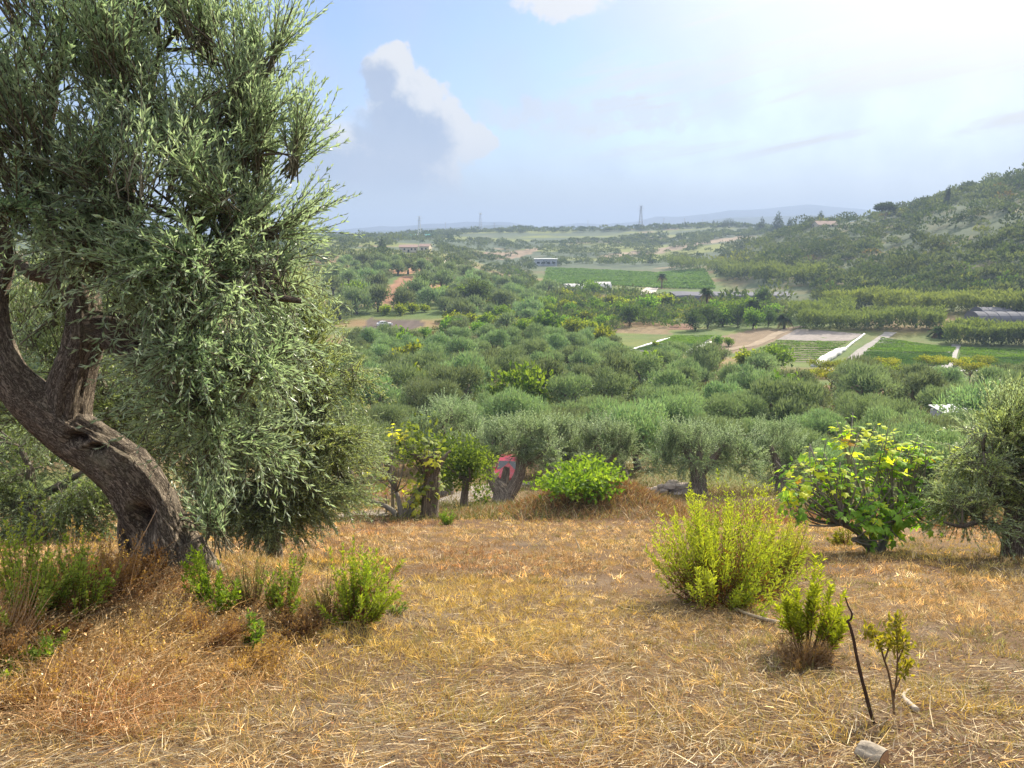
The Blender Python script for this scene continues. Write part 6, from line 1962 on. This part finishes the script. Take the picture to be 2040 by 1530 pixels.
tunnel(t2, -72 * m, 90 * m, 9, 19 * m, 0, M_NET, True, M_NET); tunnel(t2, -30 * m, 90 * m, 9, 22 * m, 9.5, M_NET, True, M_NET)
p, _ = hit(1460, 599); m = float(project(p)[2][0]) / F_
t3 = empty('shade_house', p, 'long grey shade net house across the valley behind the date palm', 'greenhouse', rz=-0.04)
xs = np.linspace(-120 * m, 175 * m, 40)
V = []
for x in xs:
    w = 0.12 * math.sin(x * 0.55)
    V += [(x, -9, 0.0), (x, -8, 13 * m + w), (x, 0, 15 * m + w), (x, 8, 15.5 * m + w), (x, 9, 0)]
i = np.arange(39)[:, None] * 5; j = np.arange(4)[None, :]
mk('net', V, [np.stack([i + j, i + 5 + j, i + 6 + j, i + j + 1], -1).reshape(-1, 4)], M_NET, t3)
for x in np.linspace(-118 * m, 173 * m, 12):
    Vt, Fs = tube([(x, -8.6, 0), (x, -8.25, 13 * m)], [0.09, 0.09], 6); mk('post', Vt, Fs, M_POLE, t3)
p, _ = hit(835, 476); m = float(project(p)[2][0]) / F_
def net_slab(label, px0, py0, px1, py1, px2, py2, px3, py3, mat, name='crop_net'):
    c = [hit(a, b)[0] for a, b in ((px0, py0), (px1, py1), (px2, py2), (px3, py3))]
    o = np.mean(c, 0)
    u, v = np.meshgrid(np.linspace(0, 1, 14), np.linspace(0, 1, 6)); u, v = u.ravel()[:, None], v.ravel()[:, None]
    P = c[0] * (1 - u) * (1 - v) + c[1] * u * (1 - v) + c[2] * u * v + c[3] * (1 - u) * v
    g_ = HT(P[:, 0], P[:, 1])
    top = P.copy(); top[:, 2] = g_ + 2.6 + 0.25 * np.sin(u[:, 0] * 40)
    i = np.arange(5)[:, None] * 14; j = np.arange(13)[None, :]
    F = np.stack([i + j, i + j + 1, i + 15 + j, i + 14 + j], -1).reshape(-1, 4)
    bot = top.copy(); bot[:, 2] = g_ - 0.2
    e = np.arange(13)
    S = np.stack([84 + e, 84 + e + 1, e + 1, e], -1)
    ob = mk(name, np.concatenate([top, bot]) - o, [F, S], mat)
    ob.location = o
    tag(ob, label, 'crop net')
net_slab('long teal crop net on the left ridge', 770, 478, 850, 473, 850, 468, 775, 474, M_TEAL)
net_slab('bright teal crop net at the right end of the left ridge', 846, 474, 868, 472, 868, 466, 846, 467, M_TEAL)
net_slab('small cream plastic cover between the teal crop nets', 828, 475, 846, 474, 846, 470, 828, 471, M_FILM)

def pylon(label, px, py, hpx, arms=True):
    p, _ = hit(px, py); d = float(project(p)[2][0]); h = hpx * d / F_
    root = empty('pylon', p, label, 'pylon')
    g = Geo(); b = h * 0.085; t = h * 0.022; r = max(0.10, h * 0.006)
    lv = np.linspace(0, 1, 9)
    def cn(k, s): w = b * (1 - lv[k]) + t * lv[k]; return np.array([s[0] * w, s[1] * w, lv[k] * h - 0.5])
    cs = [(-1, -1), (1, -1), (1, 1), (-1, 1)]
    for s in cs:
        V, Fs = tube([cn(0, s), cn(8, s)], [r * 1.5, r], 5); g.add(V, Fs)
    for k in range(8):
        for i in range(4):
            V, Fs = tube([cn(k, cs[i]), cn(k + 1, cs[(i + 1) % 4])], [r * 0.7, r * 0.7], 4); g.add(V, Fs)
            V, Fs = tube([cn(k, cs[(i + 1) % 4]), cn(k + 1, cs[i])], [r * 0.7, r * 0.7], 4); g.add(V, Fs)
    g.build('tower', M_METAL, root)
    if arms:
        for z, w in ((0.97, 0.13), (0.87, 0.16), (0.77, 0.13)):
            V1, F1 = tube([(-h * w, 0, h * z), (0, 0, h * (z + 0.012)), (h * w, 0, h * z)], [r * 0.6, r * 1.6, r * 0.6], 5)
            mk('crossarm', V1, F1, M_METAL, root)
    else:
        for a in range(3):
            V, F = box((math.cos(a * 2.1) * t * 2.2, math.sin(a * 2.1) * t * 2.2, h * 0.93), (h * 0.03, h * 0.03, h * 0.10), a * 2.1)
            mk('antenna', V, [F], M_WHITE, root)
pylon('lattice pylon on the left ridge over the teal nets', 836, 473, 42)
pylon('lattice mast with white antennas on the left ridge', 957, 462, 38, False)
pylon('tallest lattice pylon with wide crossarms in the middle of the skyline', 1276, 456, 46)
def pole(label, px, py, hpx, thick=0.14, arm=True):
    p, _ = hit(px, py); d = float(project(p)[2][0]); h = hpx * d / F_
    root = empty('utility_pole', p, label, 'pole')
    th = max(thick, d * 0.00018)
    V, Fs = tube([(0, 0, -0.5), (0, 0, h)], [th, th * 0.75], 8); mk('post', V, Fs, M_POLE, root)
    if arm:
        V, F = box((0, 0, h * 0.93), (h * 0.16, th * 1.2, th * 1.4)); mk('crossarm', V, [F], M_METAL, root)
for lab, px, py, h in (('thin pole left of the antenna mast on the ridge', 888, 465, 22), ('thin pole right of the antenna mast on the ridge', 985, 462, 18), ('lone thin pole left of the tallest pylon', 1171, 459, 20),
                       ('first thin pole right of the tallest pylon', 1322, 456, 22), ('second thin pole right of the tallest pylon', 1363, 455, 20), ('third thin pole right of the tallest pylon', 1399, 454, 17),
                       ('pole on the hill crest left of the cypress', 1857, 414, 18), ('thin pole left of the stone pine', 1705, 445, 20)):
    pole(lab, px, py, h)
pole('white pole left of the grey block building', 1038, 530, 20, 0.16, False)

# ------------------------------------------------------------------ cars
M_RED = plain_mat('red_paint', (0.27, 0.01, 0.016), 0.3, 0.5, 0.04, 3)
M_CARW = plain_mat('white_car_paint', (0.72, 0.70, 0.68), 0.3, 0.5, 0.04, 3)
M_GLASS = plain_mat('car_glass', (0.02, 0.025, 0.03), 0.08, 0.6, 0.05, 3)
M_TYRE = plain_mat('tyre', (0.02, 0.02, 0.02), 0.9, 0.2, 0.1, 10)
M_RIM = plain_mat('rim', (0.5, 0.5, 0.5), 0.35, 0.5, 0.05, 10, 0.7)
M_LAMP = plain_mat('lamp_glass', (0.75, 0.75, 0.72), 0.1, 0.6, 0.03, 10)
M_BLACK = plain_mat('black_trim', (0.03, 0.03, 0.03), 0.6, 0.3, 0.05, 10)
def car(label, px, py, rz, paint, L=4.0, Hh=1.45, Wd=1.68):
    p, _ = hit(px, py)
    root = empty('car', p, label, 'car', rz=rz)
    st = [(-0.5, .38, .62, .62, .80, .70), (-0.485, .24, .78, .78, .90, .80), (-0.42, .20, .90, .92, .97, .84), (-0.30, .19, .94, .97, 1.0, .86), (-0.22, .19, .96, .99, 1.0, .86), (-0.06, .19, .97, 1.38, 1.0, .76), (0.10, .19, .98, 1.45, 1.0, .74), (0.28, .19, .98, 1.40, 1.0, .74), (0.42, .20, .97, 1.00, .98, .80), (0.49, .26, .88, .90, .92, .80), (0.50, .38, .72, .72, .86, .76)]
    V = []
    for (x, zb, zs, zr, wb, wr) in st:
        a, b = wb * Wd / 2, wr * Wd / 2
        X_ = x * L; s = Hh / 1.45
        V += [(X_, -a * .93, zb * s), (X_, -a, .55 * s if zs > .56 else zs * s), (X_, -a * .985, zs * s), (X_, -b, zr * s), (X_, 0, zr * s + 0.025), (X_, b, zr * s), (X_, a * .985, zs * s), (X_, a, .55 * s if zs > .56 else zs * s), (X_, a * .93, zb * s)]
    n = len(st); k = 9
    i = np.arange(n - 1)[:, None] * k; j = np.arange(k)[None, :]; j2 = (j + 1) % k
    F = np.stack([i + j, i + j2, i + k + j2, i + k + j], -1).reshape(-1, 4)
    mk('body', V, [F, np.arange(k)[None, ::-1], (n - 1) * k + np.arange(k)[None, :]], paint, root)
    s = Hh / 1.45
    def quad(nm, pts, m_):
        pts = np.array(pts, float); nn = norm(np.cross(pts[1] - pts[0], pts[2] - pts[0])); c = pts.mean(0)
        if np.dot(nn, c - np.array([0, 0, 0.8])) < 0: nn = -nn
        A = pts + nn * 0.012; B = pts - nn * 0.02
        m = len(pts); ii = np.arange(m)
        mk(nm, np.concatenate([A, B]), [np.stack([ii, (ii + 1) % m, m + (ii + 1) % m, m + ii], -1), ii[None, :], m + ii[None, ::-1]], m_, root)
    w = Wd / 2
    quad('windscreen', [(-.21 * L, -.82 * w, 1.01 * s), (-.21 * L, .82 * w, 1.01 * s), (-.07 * L, .70 * w, 1.37 * s), (-.07 * L, -.70 * w, 1.37 * s)], M_GLASS)
    quad('rear_window', [(.41 * L, .76 * w, 1.03 * s), (.41 * L, -.76 * w, 1.03 * s), (.30 * L, -.68 * w, 1.36 * s), (.30 * L, .68 * w, 1.36 * s)], M_GLASS)
    for sg in (-1, 1):
        quad('side_window', [(-.17 * L, sg * .955 * w, 1.02 * s), (-.05 * L, sg * .80 * w, 1.34 * s), (.09 * L, sg * .775 * w, 1.38 * s), (.09 * L, sg * .955 * w, 1.02 * s)], M_GLASS)
        quad('side_window', [(.11 * L, sg * .955 * w, 1.02 * s), (.11 * L, sg * .775 * w, 1.38 * s), (.27 * L, sg * .785 * w, 1.34 * s), (.36 * L, sg * .93 * w, 1.03 * s)], M_GLASS)
        V, F = box((-.485 * L, sg * .62 * w, .68 * s), (.10, .34, .16)); mk('headlight', V, [F], M_LAMP, root)
        V, F = box((.493 * L, sg * .66 * w, .74 * s), (.07, .26, .2)); mk('tail_light', V, [F], M_RED, root)
        V, F = box((-.19 * L, sg * 1.04 * w, 1.03 * s), (.10, .2, .14)); mk('mirror', V, [F], paint, root)
        for x in (-.31, .31):
            c = np.array([x * L, sg * .90 * w, .30])
            wh = bpy.data.objects.new('wheel', None); COL.objects.link(wh); wh.parent = root; wh.location = c
            V, Fs = tube([(0, -.1, 0), (0, -.09, 0), (0, .09, 0), (0, .1, 0)], [.26, .30, .30, .26], 20); mk('tyre', V, Fs, M_TYRE, wh)
            V, Fs = tube([(0, sg * .095, 0), (0, sg * .112, 0)], [.19, .17], 16); mk('rim', V, Fs, M_RIM, wh)
    V, F = box((-.497 * L, 0, .42 * s), (.07, 1.5, .2)); mk('bumper', V, [F], paint, root)
    V, F = box((-.503 * L, 0, .58 * s), (.04, .6, .1)); mk('grille', V, [F], M_BLACK, root)
    return root
car('red car parked beyond the forked olive tree', 1014, 957, R(84), M_RED)
car('white car parked on the bare yard at the left hill foot', 766, 650, R(205), M_CARW, 4.3, 1.45)

# ------------------------------------------------------------------ posts, roofs, stone wall
def post(label, px, py, top_px, rad, mat, name='fence_post', lean=0.0):
    b = gp(px, py); d = float(project(b)[2][0]); h = (py - top_px) * d / F_
    V, Fs = tube([(0, 0, -0.2), (lean * 0.5, 0, h * 0.5), (lean, 0, h)], [rad, rad * 0.95, rad * 0.85], 10, True, lambda th, s: 1 + 0.08 * vn3(np.cos(th) * 2, np.sin(th) * 2, s * 3, 3), 4)
    ob = mk(name, V, Fs, mat, None, None, True); ob.location = b
    tag(ob, label, 'post')
M_POST = plain_mat('weathered_post', (0.46, 0.37, 0.25), 0.9, 0.1, 0.3, 10)
post('weathered wooden post behind the weeds at the far left', 106, 1066, 975, 0.045, M_POST, lean=-0.02)
post('slim pale stake standing right of the hanging olive branches', 693, 1031, 965, 0.035, M_POST)
post('grey fence post beside the loose fig', 783, 1020, 955, 0.06, M_POLE)
post('thin grey stake at the end of the hanging olive branches', 770, 1022, 985, 0.025, M_POLE)
stick('fallen_branch', 'brown branch propped against the mound below the loose fig', 'branch', [(790, 1024), (810, 1014), (830, 1004, 0.2), (848, 998, 0.3)], 0.05, (0.20, 0.12, 0.07), 0, 21)

def stone_wall():
    b = gp(1338, 985)
    d = float(project(b)[2][0]); m = d / F_
    rng = np.random.default_rng(3)
    g = Geo()
    for k in range(46):
        t = rng.uniform(-1, 1); lay = rng.integers(0, 3)
        s = rng.uniform(0.16, 0.3)
        c = np.array([t * 42 * m, rng.normal(0, 0.12), 0.1 + lay * 0.24 * (1 - abs(t) * 0.4)])
        th = np.linspace(0, math.pi, 6); ph = np.linspace(0, 2 * math.pi, 9)[:-1]
        u = np.array([[math.sin(a) * math.cos(q), math.sin(a) * math.sin(q), math.cos(a)] for a in th for q in ph])
        u = np.sign(u) * np.abs(u) ** 0.7
        V = c + u * s * np.array([1.2, 0.9, 0.6]) * (1 + 0.25 * vn3(u[:, 0] * 1.5 + k, u[:, 1] * 1.5, u[:, 2] * 1.5, 5))[:, None]
        i = np.arange(5)[:, None] * 8; j = np.arange(8)[None, :]; j2 = (j + 1) % 8
        g.add(V, np.stack([i + j, i + 8 + j, i + 8 + j2, i + j2], -1).reshape(-1, 4), np.array((0.36, 0.30, 0.25)) * rng.uniform(0.7, 1.3))
    o = g.build('stone_wall', M_TWIG)
    o.location = b
    tag(o, 'low dry stone wall in the shade of the broad dark olive', 'wall')
stone_wall()

def shed(label, px, py, w, dp, h, rz, mat, d):
    c = at(px, py, d)
    z = float(HT(c[0], c[1]))
    root = empty('shed', (c[0], c[1], z), label, 'shed', rz=rz)
    H = c[2] - z
    V, F = box((0, 0, (H - 0.15) / 2), (w * 0.92, dp * 0.9, H - 0.15)); mk('wall', V, [F], M_GREYB, root)
    g = Geo(); n = 28
    xs = np.linspace(-w / 2, w / 2, n * 2)
    Vt = [(x, sy * dp / 2, H + 0.03 * (k % 2) + sy * 0.18 + oz) for oz in (0, -0.06) for sy in (-1, 1) for k, x in enumerate(xs)]
    q = n * 2; e = np.arange(q - 1)
    F = np.concatenate([np.stack([e, e + 1, q + e + 1, q + e], -1), np.stack([2 * q + e, 3 * q + e, 3 * q + e + 1, 2 * q + e + 1], -1), np.stack([e, 2 * q + e, 2 * q + e + 1, e + 1], -1)])
    mk('roof', Vt, [F], mat, root)
    V, F = box((0.4, -dp * 0.45 - 0.02, 0.95), (0.9, 0.06, 1.9)); mk('door', V, [F], M_DARKW, root)
shed('shed with pale blue-grey metal roof among the olives left of the right edge', 1903, 816, 3.4, 3.0, 2.4, 0.1, M_WHITE, 74)
shed('shed with white roof peeping out above the loose fig', 884, 862, 2.8, 2.4, 2.4, -0.1, M_WHITE, 62)
